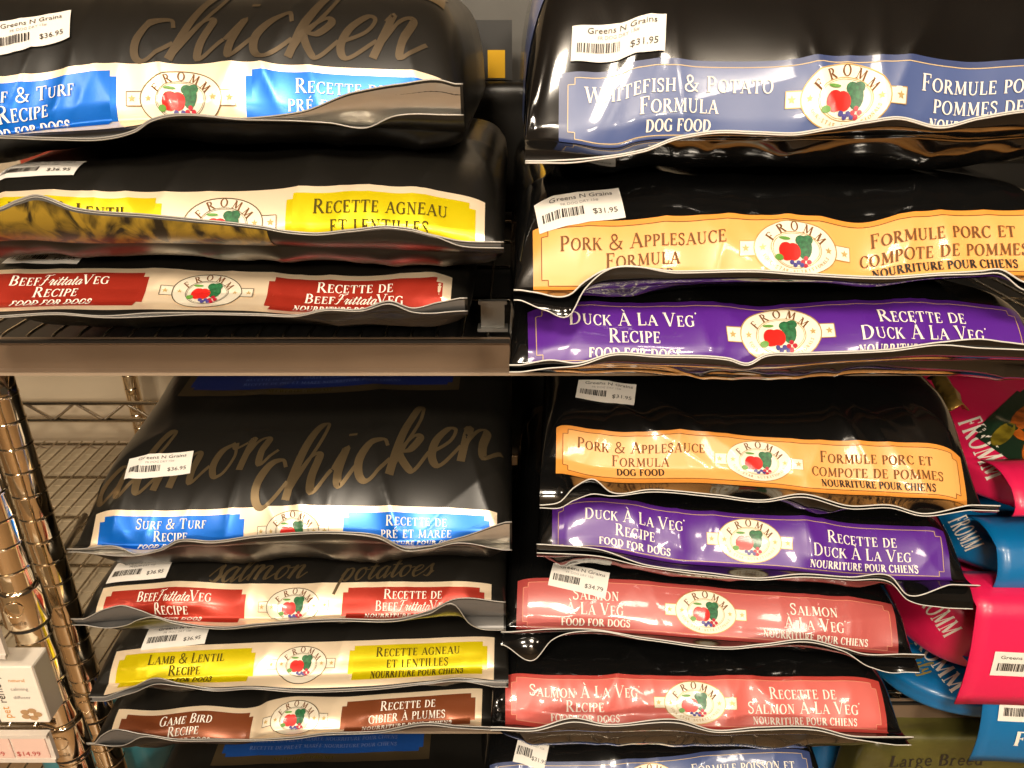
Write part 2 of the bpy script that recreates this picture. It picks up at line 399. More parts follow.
class Bag:
    """a lying film bag, sealed end towards the viewer. local x across, s = distance up the top sheet from the seam"""
    def __init__(b, left, right, rmid, bw, top, tip, zt, zb, tip2=None, center=None, yaw=0.0, Lh=0.46, d=0.062, d2=0.045,
                 band_h=0.050, wf=1.075, fin=0.016, seed=1, amp=0.0027, k=0.6, yoff=-0.02, gp=14, s0=0.003, tilt=0.0, k2=.5):
        b.k2 = k2
        b.tilt = tilt
        c0 = center if center is not None else (left + right) / 2
        zc = bw * FPX / (right - left)
        off = math.atan((rmid - 384) / FPX)
        D = zc / math.cos(off) * math.cos(TH + off)
        b.bw = bw; b.W = bw * wf; b.Yf = D + yoff; b.yaw = yaw; b.L = Lh; b.fin = fin; b.gp = gp
        b.cx = px(c0, rmid, D)[0]
        b.zt = zt; b.zb = zb; b.s0 = s0; b.s1 = s0 + band_h; b.kk = k; b.d = d; b.d2 = d2
        b.cr = Crumple(seed, amp); b.cr2 = Crumple(seed + 50, amp)
        b.dz = lambda x: np.zeros_like(np.asarray(x, float)); b.tz = b.dz; b.tz2 = b.dz
        # fit the seam height so that the print's top edge runs where it should
        b.zs = (zt + zb) / 2
        for it in range(8):
            b.make_profile()
            y1 = float(np.interp(b.s1, b.ps, b.py)); h1 = float(np.interp(b.s1, b.ps, b.ph))
            xs, zz = [], []
            for (c, r) in top:
                lx = 0
                for _ in range(3):
                    Y = b.Yf + y1 + math.sin(yaw) * lx
                    p = px(c, r, Y); lx = (p[0] - b.cx) / math.cos(yaw)
                xs.append(lx); zz.append(p[2])
            zz = np.array(zz)
            zs = float(np.clip(np.mean(zz) - h1, zb + .008, zt - .016))
            b.zs = .5 * b.zs + .5 * zs
        b.make_profile()
        h1 = float(np.interp(b.s1, b.ps, b.ph))
        b.dz = interp_smooth(xs, zz - h1 - b.zs) if len(xs) > 1 else b.dz
        b.tz = b._tip(tip)
        b.tz2 = b._tip(tip2) if tip2 else (lambda x, f=b.tz: f(x) - 0.0012)
        b.root = None
    def _tip(b, tip):
        xs, zz = [], []
        for (c, r) in tip:
            lx = 0
            for _ in range(3):
                p = px(c, r, b.Yf - b.fin + math.sin(b.yaw) * lx); lx = (p[0] - b.cx) / math.cos(b.yaw)
            xs.append(lx); zz.append(p[2])
        return interp_smooth(xs, zz)
    def make_profile(b):
        Ht = b.zt - b.zs; ph = np.linspace(0, math.pi / 2, 60)
        y = b.d * ((1 - b.kk) * (1 - np.cos(ph)) + b.kk * ph / (math.pi / 2)); h = Ht * np.sin(ph)
        ph2 = np.linspace(0, math.pi / 2, 16)[1:]
        yb = b.L - .05 + .05 * np.sin(ph2); hb = None
        ye = np.linspace(b.d, b.L - .05, 60)[1:]
        he = np.full(59, Ht) + .004 * np.sin((ye - b.d) / (b.L - .05 - b.d) * math.pi) + b.tilt * (ye - b.d) * (1 - .45 * (ye - b.d) / b.L)
        hb = he[-1] * np.cos(ph2)
        b.py = np.concatenate([y, ye, yb]); b.ph = np.concatenate([h, he, hb])
        b.ps = np.concatenate([[0], np.cumsum(np.hypot(np.diff(b.py), np.diff(b.ph)))])
        Hb = b.zs - b.zb
        tl = ph / (math.pi / 2)
        y2 = b.d2 * ((1 - b.k2) * (1 - np.cos(ph)) + b.k2 * tl); h2 = Hb * (np.sin(ph) if b.k2 < .9 else tl)
        y2e = np.linspace(b.d2, b.L - .05, 30)[1:]
        b.qy = np.concatenate([y2, y2e, yb]); b.qh = np.concatenate([h2, np.full(29, Hb), Hb * np.cos(ph2)])
        b.qs = np.concatenate([[0], np.cumsum(np.hypot(np.diff(b.qy), np.diff(b.qh)))])
    def g(b, u): return np.clip(1 - np.abs(np.clip(u, -1, 1)) ** b.gp, 0, 1) ** .42
    def P0(b, x, s, sheet=1):
        x = np.asarray(x, float); s = np.asarray(s, float)
        u = x / (b.W / 2); g = b.g(u)
        S, Yp, H = (b.ps, b.py, b.ph) if sheet == 1 else (b.qs, b.qy, b.qh)
        sp = np.clip(s, 0, None)
        y = np.interp(sp, S, Yp); h = np.interp(sp, S, H)
        fade = 1 / (1 + np.exp((sp - .085) / .012))
        dz = b.dz(x) * fade
        cr = (b.cr if sheet == 1 else b.cr2)(x, sp) * np.clip(sp / .012, 0, 1) * (.55 + .45 * np.exp(-sp / .09)) * np.clip((1 - np.abs(u)) / .03, 0.15, 1)
        frontness = np.clip(1 - sp / .08, 0, 1)
        z = b.zs + dz + sheet * (h + cr * (1 - .5 * frontness)) * 1.0
        z = np.where(sp > 0, b.zs + dz + sheet * (h * g + cr * (1 - .5 * frontness)), b.zs + dz)
        y = y - cr * frontness * .8
        # sealed fin
        f = np.clip(-s / b.fin, 0, 1)
        tz = (b.tz if sheet == 1 else b.tz2)(x)
        z = z + (tz - (b.zs + b.dz(x))) * f ** 1.35
        y = y - b.fin * np.sin(f * math.pi / 2)
        c, sn = math.cos(b.yaw), math.sin(b.yaw)
        return np.stack([b.cx + c * x - sn * y, b.Yf + sn * x + c * y, z], -1)
    def P(b, x, s, sheet=1, off=0.0):
        p = b.P0(x, s, sheet)
        if off:
            e = 4e-4
            du = b.P0(x + e, s, sheet) - b.P0(x - e, s, sheet); dv = b.P0(x, s + e, sheet) - b.P0(x, s - e, sheet)
            n = np.cross(du, dv); n /= (np.linalg.norm(n, axis=-1, keepdims=True) + 1e-12)
            p = p + n * off * sheet
        return p
    def locate(b, c, r):
        x0, x1, s0, s1 = -b.W / 2 * .99, b.W / 2 * .99, -.0, .36
        for it in range(4):
            X, S = np.meshgrid(np.linspace(x0, x1, 70), np.linspace(s0, s1, 90), indexing='ij')
            q = project(b.P0(X, S, 1))
            e = (q[..., 0] - c) ** 2 + (q[..., 1] - r) ** 2
            i = np.unravel_index(np.argmin(e), e.shape)
            xx, ss = X[i], S[i]; wx = (x1 - x0) / 12; ws = (s1 - s0) / 12
            x0, x1, s0, s1 = xx - wx, xx + wx, ss - ws, ss + ws
        return float(xx), float(ss)
    # --- building
    def begin(b, name, label, cat, group, body_mat, edge_mat, lining_mat):
        b.root = tag(empty(name, (b.cx, b.Yf + b.L / 2, b.zb)), label, cat, group)
        b.org = np.array([b.cx, b.Yf + b.L / 2, b.zb])
        m = MB(); nu = 170
        t = np.linspace(-1, 1, nu); u = .55 * t + .45 * np.sin(t * math.pi / 2)
        xs = u * b.W / 2
        for sheet in (1, -1):
            smax = (b.ps if sheet == 1 else b.qs)[-1]
            ss = np.concatenate([np.linspace(-b.fin, 0, 7)[:-1], np.linspace(0, .12, 56)[:-1], np.linspace(.12, smax, 46)])
            X, S = np.meshgrid(xs, ss, indexing='ij')
            m.grid(b.P0(X.ravel(), S.ravel(), sheet), nu, len(ss), flip=(sheet == -1))
        m.build('bag_body', body_mat, b.root, b.org)
        # cut edges of the two films
        e = MB()
        for sheet, T in ((1, .0006), (-1, .0005)):
            x = np.linspace(-b.W / 2, b.W / 2, 150)
            p = b.P0(x, np.full_like(x, -b.fin), sheet)
            e.tube(p, T, 5)
        e.build('seam_edge', edge_mat, b.root, b.org)
        l = MB()
        for sheet in (1, -1):
            x = np.linspace(-b.W / 2 * .99, b.W / 2 * .99, 100); s = np.linspace(-b.fin * .97, 0, 7)
            X, S = np.meshgrid(x, s, indexing='ij')
            A = b.P0(X.ravel(), S.ravel(), sheet); B_ = b.P0(X.ravel(), S.ravel(), -sheet)
            gap = np.linalg.norm(A - B_, axis=1)
            V = A + (B_ - A) * np.minimum(.32, .0006 / (gap + 1e-6))[:, None]; k_ = 7
            F = [(i * k_ + j, (i + 1) * k_ + j, (i + 1) * k_ + j + 1, i * k_ + j + 1) for i in range(99) for j in range(6)]
            F = [q for q in F if max(gap[list(q)]) > .0004]
            l.add(V, F)
        if l.f: l.build('seam_lining', lining_mat, b.root, b.org)
    def put(b, name, geo, material, x=0, s=0, off=.0006, parent=None, ang=0.0, sheet=1):
        v, f = geo[0], geo[1]
        ca, sa = math.cos(ang), math.sin(ang)
        X = x + v[:, 0] * ca - v[:, 1] * sa; S = s + v[:, 0] * sa + v[:, 1] * ca
        p = b.P(X, S, sheet, off) - b.org
        o = mesh_obj(name, p, f, material, b.root if parent is None else parent)
        return o

# ------------------------------------------------------------------ materials
M_black_satin = mat('black_satin_film', (.009, .008, .0065), .34, 0, .06, .25, bump=.16, bscale=8, spec=.40)
M_black_gloss = mat('black_glossy_film', (.004, .004, .004), .12, 0, .5, .04, bump=.14, bscale=11, spec=.6)
M_gold = mat('gold_foil', (.97, .78, .55), .34, .45, .25, .25, bump=.12, bscale=11)
M_goldprint = mat('gold_print', (.17, .12, .062), .33, .75)
M_silver = mat('silver_lining', (.62, .60, .56), .28, .9, bump=.1, bscale=60)
M_greylining = mat('grey_lining', (.15, .145, .14), .38, .4)
M_edge = mat('film_edge', (.62, .60, .56), .4)
M_edge_dark = mat('dark_film_edge', (.36, .34, .31), .35, .3)
M_cream = mat('cream_print', (.88, .80, .64), .35, 0, .5, .06)
M_foilwhite = mat('pale_foil_print', (.9, .82, .66), .3, .3)
M_ring = mat('emblem_gold_line', (.48, .30, .10), .4, .3)
M_star = mat('star_gold', (.55, .38, .14), .4, .2)
M_apple = mat('apple_red', (.62, .02, .015), .3, 0, .4, .1)
M_leaf = mat('broccoli_green', (.02, .13, .045), .4, 0, .3, .1, var=.5, vscale=400)
M_lightgreen = mat('leaf_green', (.12, .30, .05), .4)
M_blueberry = mat('blueberry', (.07, .06, .25), .35)
M_redberry = mat('redberry', (.45, .01, .03), .35)
M_white_ink = mat('white_ink', (.86, .80, .70), .4)
M_brown_ink = mat('brown_ink', (.17, .068, .018), .6, 0, spec=.25)
M_dark_ink = mat('dark_ink', (.02, .015, .012), .5)
M_olive_ink = mat('olive_ink', (.075, .055, .004), .7, spec=.15)
M_grey_ink = mat('grey_ink', (.30, .28, .27), .6)
M_sticker = mat('sticker_paper', (.80, .76, .70), .55)

def foil(name, col): return mat(name, col, .34, .45, .25, .2, bump=.12, bscale=11)
def film(name, col): return mat(name, col, .34, 0, .4, .07, bump=.10, bscale=12)
STY = {
 'surf': dict(block=foil('blue_foil', (.0, .14, .64)), ink=M_white_ink, l=['Surf & Turf', 'Recipe', 'FOOD FOR DOGS'], r=['Recette de', 'pré et marée', 'NOURRITURE POUR CHIENS']),
 'beef': dict(block=foil('red_foil', (.46, .035, .018)), ink=M_white_ink, l=['Beef|Frittata|Veg', 'Recipe', 'FOOD FOR DOGS'], r=['Recette de', 'Beef|Frittata|Veg', 'NOURRITURE POUR CHIENS']),
 'lamb': dict(block=foil('yellow_foil', (.74, .60, .0)), ink=M_olive_ink, l=['Lamb & Lentil', 'Recipe', 'FOOD FOR DOGS'], r=['Recette agneau', 'et lentilles', 'NOURRITURE POUR CHIENS']),
 'game': dict(block=foil('brown_foil', (.25, .065, .02)), ink=M_white_ink, l=['Game Bird', 'Recipe', 'FOOD FOR DOGS'], r=['Recette de', 'gibier à plumes', 'NOURRITURE POUR CHIENS']),
 'pork': dict(out=film('orange_film', (.76, .30, .05)), inn=film('pale_orange_film', (.86, .41, .115)), line=M_brown_ink, ink=M_brown_ink, ink3=M_dark_ink, l=['Pork & Applesauce', 'Formula', 'DOG FOOD'], r=['Formule porc et', 'compote de pommes', 'NOURRITURE POUR CHIENS']),
 'duck': dict(out=film('purple_film', (.075, .012, .21)), inn=film('violet_film', (.092, .015, .26)), line=mat('tan_line', (.5, .33, .16), .4), ink=M_white_ink, ink3=M_white_ink, l=["Duck À La Veg'", 'Recipe', 'FOOD FOR DOGS'], r=['Recette de', "Duck À La Veg'", 'NOURRITURE POUR CHIENS']),
 'salmon': dict(out=film('dark_salmon_film', (.44, .050, .040)), inn=film('salmon_film', (.64, .135, .115)), line=mat('rose_line', (.66, .25, .16), .4), ink=M_white_ink, ink3=M_white_ink, l=["Salmon À La Veg'", 'Recipe', 'FOOD FOR DOGS'], r=['Recette de', "Salmon À La Veg'", 'NOURRITURE POUR CHIENS']),
 'fish': dict(out=film('navy_film', (.035, .055, .16)), inn=film('slate_blue_film', (.065, .10, .26)), line=mat('tan_line2', (.55, .40, .22), .4), ink=M_white_ink, ink3=M_white_ink, l=['Whitefish & Potato', 'Formula', 'DOG FOOD'], r=['Formule poisson et', 'pommes de terre', 'NOURRITURE POUR CHIENS']),
}
STY['salmon_short'] = dict(STY['salmon']); STY['salmon_short'].update(out=film('dusty_dark_rose_film', (.36, .05, .045)), inn=film('dusty_rose_film', (.50, .105, .095)), l=['Salmon', "À La Veg'", 'FOOD FOR DOGS'], r=['Salmon', "À La Veg'", 'NOURRITURE POUR CHIENS'])

def notched(x0, x1, s0, s1, n):
    """rectangle with stepped corners as five rectangles joined edge to edge"""
    return merge([rect(x0 + n, x1 - n, s0, s1, .0022), rect(x0, x0 + n, s0 + n, s1 - n, .003), rect(x1 - n, x1, s0 + n, s1 - n, .003)])
def frame_line(x0, x1, s0, s1, n, w):
    c = [(x0, s0 + n), (x0, s1 - n), (x0 + n, s1 - n), (x0 + n, s1), (x1 - n, s1), (x1 - n, s1 - n), (x1, s1 - n), (x1, s0 + n), (x1 - n, s0 + n), (x1 - n, s0), (x0 + n, s0), (x0 + n, s0 + n), (x0, s0 + n)]
    out = []
    for (a, b2), (c2, d2) in zip(c[:-1], c[1:]):
        n2 = max(2, int(math.hypot(c2 - a, d2 - b2) / .004) + 2)
        out.append(ribbon(np.stack([np.linspace(a, c2, n2), np.linspace(b2, d2, n2)], 1), w))
    return merge(out)
def fit_line(txt, cap, maxw, **kw):
    if '|' in txt:
        a, mid, c = txt.split('|')
        va, fa, wa = serif_text(a, cap, **kw); vm, fm, wm = script_text(mid, cap * .52, .2, .3); vc, fc, wc = serif_text(c, cap, **kw)
        tot = wa + wm + wc
        va = va + [-tot / 2 + wa / 2, 0]; vm = vm + [-tot / 2 + wa + wm / 2, 0]; vc = vc + [tot / 2 - wc / 2, 0]
        v, f = merge([(va, fa), (vm, fm), (vc, fc)]); w = tot
    else:
        v, f, w = serif_text(txt, cap, **kw)
    if w > maxw: v = v * np.array([maxw / w, 1])
    return v, f
def text_block(bag, sty, lines, xc, maxw, s0, s1, cap, ink3=None):
    H = s1 - s0
    parts = []
    for i, (t, fy) in enumerate(zip(lines[:2], (.585, .33))):
        v, f = fit_line(t, cap, maxw if i == 0 else maxw * .95)
        parts.append((v + [xc, s0 + H * fy], f))
    v, f = merge(parts)
    bag.put('lettering', (v, f), sty['ink'], off=.0015)
    v, f = fit_line(lines[2], cap * .62, maxw * .8, bold=1.45)
    bag.put('small_lettering', (v + [xc, s0 + H * .13], f), ink3 or sty['ink'], off=.0015)
def arc_text(txt, R, cx, cy, cap, a_mid, a_step, ry=1.0, bold=1.0):
    parts = []
    n = len(txt)
    for i, ch in enumerate(txt):
        v, f, w = serif_text(ch, cap, bold=bold)
        a = math.radians(a_mid - (i - (n - 1) / 2) * a_step)
        px_, py_ = cx + R * math.cos(a), cy + R * ry * math.sin(a)
        rot = a - math.pi / 2
        rot *= .85
        c, s_ = math.cos(rot), math.sin(rot)
        parts.append((np.stack([px_ + v[:, 0] * c - v[:, 1] * s_, py_ + v[:, 0] * s_ + v[:, 1] * c], 1), f))
    return merge(parts)
def emblem(bag, sc, s, foilish=False):
    """oval crest with stars, arched letters and fruit"""
    k = sc
    base = merge([disc(0, 0, .031 * k, .0212 * k, 12, 64)] + [rect(sg * .035 * k - .0065 * k, sg * .035 * k + .0065 * k, -.0055 * k, .0055 * k, .002) for sg in (-1, 1)])
    e = bag.put('emblem', base, M_foilwhite if foilish else M_cream, 0, s, .0010)
    R2 = [ring(0, 0, .031 * k, .0212 * k, .0008 * k), ring(0, -.001 * k, .0190 * k, .0140 * k, .0005 * k, 36), ring(0, -.001 * k, .0178 * k, .0129 * k, .0003 * k, 36)]
    for sg in (-1, 1):
        x0, x1 = sg * .030 * k, sg * .0415 * k
        for q in ([(x0, .0055 * k), (x1, .0055 * k)], [(x1, .0055 * k), (x1, -.0055 * k)], [(x1, -.0055 * k), (x0, -.0055 * k)]):
            R2.append(ribbon(np.array(q), .0006 * k))
    bag.put('outline', merge(R2), M_goldprint if foilish else M_ring, 0, s, .0014, e)
    bag.put('crest_lettering', arc_text('FROMM', .0200 * k, 0, -.0062 * k, .0070 * k, 90, 27, 1.0, 1.2), M_brown_ink, 0, s, .0014, e)
    if not foilish:
        ps = []; T = 'FOUR-STAR-NUTRITIONALS'
        for i, ch in enumerate(T):
            a = math.radians(270 + (i - (len(T) - 1) / 2) * 6.6); v, f, w = serif_text(ch, .0024 * k, bold=1.2)
            rot = (a - 1.5 * math.pi) * .85; c_, s_ = math.cos(rot), math.sin(rot)
            x_, y_ = .0262 * k * math.cos(a), .0188 * k * math.sin(a)
            ps.append((np.stack([x_ + v[:, 0] * c_ - v[:, 1] * s_, y_ + v[:, 0] * s_ + v[:, 1] * c_], 1), f))
        bag.put('crest_lettering', merge(ps), M_ring, 0, s, .0014, e)
    for sg in (-1, 1):
        bag.put('star', star(sg * .0372 * k, 0, .0030 * k), M_star, 0, s, .0015, e)
        bag.put('star', star(sg * .0247 * k, 0, .0027 * k), M_star, 0, s, .0015, e)
    bag.put('apple', merge([disc(-.0075 * k, -.0025 * k, .0062 * k, .0070 * k, 3, 20), disc(-.0022 * k, -.0025 * k, .0058 * k, .0068 * k, 3, 20)]), M_apple, 0, s, .0017, e)
    bag.put('broccoli', merge([disc(.0068 * k, .0010 * k, .0055 * k, .0090 * k, 3, 16), disc(.0040 * k, .0065 * k, .0042 * k, .0040 * k, 2, 12), disc(.0092 * k, .0068 * k, .0040 * k, .0038 * k, 2, 12)]), M_leaf, 0, s, .0016, e)
    bag.put('leaf', merge([disc(-.0085 * k, .0072 * k, .0045 * k, .0012 * k, 2, 12), disc(-.0135 * k, -.0075 * k, .0032 * k, .0024 * k, 2, 12)]), M_lightgreen, 0, s, .0018, e)
    bl = [disc(-.0035 * k + i * .0026 * k, -.0105 * k - (i % 2) * .002 * k, .0018 * k, .0018 * k, 1, 9) for i in range(4)]
    rd = [disc(.0050 * k + i * .0024 * k, -.0100 * k + (i % 2) * .0028 * k, .0018 * k, .0018 * k, 1, 9) for i in range(3)] + [disc(.0070 * k, -.0128 * k, .0018 * k, .0018 * k, 1, 9)]
    bag.put('berries', merge(bl), M_blueberry, 0, s, .0018, e)
    bag.put('berries', merge(rd), M_redberry, 0, s, .0018, e)

def print_right(bag, key):
    st = STY[key]; B = bag.bw / 2; s0, s1 = bag.s0, bag.s1; H = s1 - s0
    bag.put('label_band', rect(-B, B, s0, s1, .0022), st['out'], off=.0004)
    i = .0042
    bag.put('inner_panel', notched(-B + i * 1.4, B - i * 1.4, s0 + i, s1 - i, .0045), st['inn'], off=.0006)
    bag.put('border_line', frame_line(-B + i * 1.4, B - i * 1.4, s0 + i, s1 - i, .0045, .0006), st['line'], off=.0009)
    cap = .0105
    text_block(bag, st, st['l'], -.58 * B, B * .66, s0, s1, cap, st.get('ink3'))
    text_block(bag, st, st['r'], .57 * B, B * .68, s0, s1, cap, st.get('ink3'))
    emblem(bag, .93, s0 + H * .50)
def print_left(bag, key):
    st = STY[key]; B = bag.bw / 2; s0, s1 = bag.s0, bag.s1; H = s1 - s0
    bag.put('foil_band', rect(-B, B, s0, s1, .0022), M_gold, off=.0004)
    for sg, key2 in ((-1, 'l'), (1, 'r')):
        x0, x1 = sorted((sg * .245 * B, sg * .965 * B))
        bag.put('color_block', notched(x0, x1, s0 + .005, s1 - .0055, .0045), st['block'], off=.0007)
        text_block(bag, st, st[key2], (x0 + x1) / 2, B * .60, s0, s1, min(.0105, H * .22))
    emblem(bag, min(.93, H / .050 * .95), s0 + H * .48, True)

PRINTED = 'printed script on the film'
def price_sticker(bag, c, r, price, ang=0.0, w=.060, h=.026, sub='FR DOG DRY 15#'):
    x, s = bag.locate(c, r)
    st = bag.put('price_sticker', rect(-w / 2, w / 2, -h / 2, h / 2, .002), M_sticker, x, s, .0016, ang=ang)
    v, f, _ = sans_text('Greens N Grains', .0036, 1.25)
    bag.put('sticker_lettering', (v + [0.002, h * .26], f), M_dark_ink, x, s, .0022, st, ang)
    v, f, _ = sans_text(sub, .0022, 1.1)
    bag.put('small_lettering', (v + [0.0, h * .10], f), M_grey_ink, x, s, .0020, st, ang)
    v, f, _ = sans_text(price, .0040, 1.15)
    bag.put('price_lettering', (v + [w * .28, -h * .30], f), M_dark_ink, x, s, .0022, st, ang)
    R = random.Random(int(c * 7 + r)); bars = []; xx = -w * .44
    while xx < w * .02:
        bw = R.choice([.0004, .0007, .0011]); bars.append(rect(xx, xx + bw, -h * .26, h * .0, .01)); xx += bw + R.choice([.0004, .0006, .001])
    bag.put('barcode', merge(bars), M_dark_ink, x, s, .0022, st, ang)
def script_on(bag, c, r, word, xh, ang=0.0, m=None, wmax=.2):
    x, s = bag.locate(c, r)
    bag.put('script_lettering', script_text(word, xh, wmax), m or M_goldprint, x, s, .0007, ang=ang)

# ------------------------------------------------------------------ the place
YS = 0.62                                   # front plane of the shelving
Z_UP = px(512, 337, YS)[2]; Z_UP0 = px(512, 372, YS)[2]
Z_LO = px(512, 701, YS)[2]; Z_LO0 = px(512, 731, YS)[2]
Z_BOT = 0.42
def struct(name, mb, m, smooth=False):
    o = mb.build(name, m, None, smooth=smooth); o['kind'] = 'structure'; return o
m = MB(); m.box(-3.5, 3.5, -3.7, 1.42, -.05, 0); struct('floor', m, mat('floor_tile', (.30, .19, .10), .35, var=.12, vscale=6))
m = MB(); m.box(-3.5, 3.5, 1.32, 1.42, 0, 2.7); struct('wall_back', m, mat('cream_wall', (.45, .37, .26), .6, var=.05, vscale=4))
m = MB(); m.box(-3.5, 3.5, -3.7, -3.6, 0, 2.7); struct('wall_front', m, mat('tan_wall', (.52, .40, .27), .7, var=.05, vscale=4))
m = MB(); m.box(-3.5, 3.5, -3.7, 1.42, 2.7, 2.75); struct('ceiling', m, mat('ceiling_paint', (.32, .27, .22), .8, var=.04, vscale=3))

M_chrome = mat('chrome', (.95, .82, .62), .10, 1.0)
M_chrome_wire = mat('chrome_wire', (.70, .62, .50), .22, 1.0)
M_taupe = mat('taupe_plastic', (.155, .105, .068), .38, var=.05, vscale=20)
M_taupe_lip = mat('pale_taupe_plastic', (.32, .24, .17), .3)
M_blackplastic = mat('black_plastic', (.012, .011, .010), .45)

# --- wire shelves
def wire_shelf(name, x0, x1, y0, y1, zt, label, step=.022, thin=.0015, liner=None, ledge=False):
    t = tag(empty(name, ((x0 + x1) / 2, y0, zt - .03)), label, 'shelf')
    og = np.array(t.location)
    for y in (y0 + .006, y1):
        for z in (zt - .0068, zt - .030):
            m = MB(); m.tube([(x0, y, z), (x1, y, z)], .0028, 6); m.build('rail', M_chrome_wire, t, og)
    n = int((x1 - x0) / .045)
    for y in (y0 + .006, y1):
        m = MB(); pts = []
        for i in range(n + 1):
            pts.append((x0 + (x1 - x0) * i / n, y, zt - (.008 if i % 2 else .028)))
        m.tube(pts, .0016, 5)
        m.build('truss_wire', M_chrome_wire, t, og)
    m = MB()
    n = int((x1 - x0) / step)
    for i in range(n + 1):
        x = x0 + (x1 - x0) * i / n
        m.tube([(x, y0 + .002, zt - .012), (x, y0 + .004, zt - .0028), (x, y0 + .012, zt - thin), (x, y1, zt - thin)], thin, 5)
    o = m.build('grid_wire', M_chrome_wire, t, og); o['kind'] = 'stuff'
    for i in range(1, 5):
        y = y0 + (y1 - y0) * i / 5
        m = MB(); m.tube([(x0, y, zt - .0062), (x1, y, zt - .0062)], .0024, 6); m.build('cross_bar', M_chrome_wire, t, og)
    return t
wire_shelf('wire_shelf', -.62, 1.0, YS + .004, 1.205, Z_UP, 'chrome wire shelf carrying the three-bag upper stacks')
wire_shelf('wire_shelf', -.98, 1.0, YS + .012, 1.205, Z_LO, 'chrome wire shelf carrying the four-bag lower stacks', ledge=True)
m = MB(); za, zb2 = px(80, 403, 1.212)[2], px(80, 420, 1.212)[2]
t = tag(empty('back_ledge', (0, 1.212, zb2)), 'zigzag wire ledge along the back of the lower shelf', 'shelf ledge'); og = np.array(t.location)
for z in (za, zb2):
    m = MB(); m.tube([(-.98, 1.212, z), (1.0, 1.212, z)], .0042, 8); m.build('rail', M_chrome_wire, t, og)
m = MB(); m.tube([(-.98 + .044 * i, 1.212, za if i % 2 else zb2) for i in range(46)], .0034, 6); m.build('zigzag_wire', M_chrome_wire, t, og)
# woven plastic liner lying under the wires on the empty left end
M_liner = mat('liner_or_shade_sheet', (.40, .32, .21), .5)
m = MB()
xs = np.linspace(-.97, -.25, 60); ys = np.linspace(YS + .05, 1.19, 50)
m.box(-.97, -.25, YS + .05, 1.195, Z_LO - .0125, Z_LO - .0105)
for y in np.arange(YS + .07, 1.19, .020): m.box(-.968, -.252, y, y + .006, Z_LO - .0101, Z_LO - .0088)
tag(m.build('liner_or_shade_sheet', M_liner, None, smooth=False), 'tan ribbed liner under the wires at the empty left end of lower shelf', 'shelf liner')

m = MB(); m.box(-.60, .98, YS + .02, 1.19, Z_UP - .0140, Z_UP - .0125)  # added sheet, gives the shade under the upper shelf wires as black
tag(m.build('liner_or_shade_sheet', M_blackplastic, None, smooth=False), 'added black sheet for the shade under the upper shelf wires', 'shelf liner')
def label_strip(name, x0, x1, y, zt, zb, label):
    h = zt - zb
    t = tag(empty(name, ((x0 + x1) / 2, y, zb)), label, 'price rail'); og = np.array(t.location)
    m = MB(); prof = [(.004, h), (.0, h - .0015), (.0, h - .004), (.0025, h - .006), (.0025, .005), (.0, .0035), (.0, 0), (.006, 0), (.006, h)]
    V = [(x, y + a, zb + b) for x in (x0, x1) for a, b in prof]; k = len(prof)
    m.add(V, [(i, (i + 1) % k, k + (i + 1) % k, k + i) for i in range(k)] + [tuple(range(k - 1, -1, -1)), tuple(range(k, 2 * k))])
    m.build('rail_body', M_taupe, t, og, smooth=False)
    m = MB(); m.box(x0, x1, y - .0012, y + .002, zb - .0004, zb + .0022); m.build('rail_lip', M_taupe_lip, t, og, smooth=False)
    m = MB(); m.box(x0, x1, y - .0008, y + .002, zt - .0032, zt - .0004); m.build('rail_lip', M_blackplastic, t, og, smooth=False)
label_strip('price_rail', -.62, 1.0, YS - .006, Z_UP, Z_UP0, 'plain taupe plastic price rail on the upper shelf edge')
label_strip('price_rail', -.40, 1.0, YS - .002, Z_LO, Z_LO0, 'grey taupe price rail on lower shelf edge below the salmon bags')
# wire clip at the right end of the upper left stack
m = MB()
a = px(478, 331, YS + .02); b_ = px(508, 331, YS + .02)
m.box(a[0], b_[0], YS + .012, YS + .026, Z_UP, Z_UP + .003)
m.box(a[0] + .003, b_[0] - .003, YS + .016, YS + .020, Z_UP + .003, Z_UP + .024)
m.box(a[0] + .001, b_[0] - .001, YS + .015, YS + .021, Z_UP + .024, Z_UP + .027)
tag(m.build('shelf_clip', mat('grey_clip', (.25, .24, .22), .35, .3), None, smooth=False), 'small grey clip on the upper shelf between the two stacks', 'shelf clip')

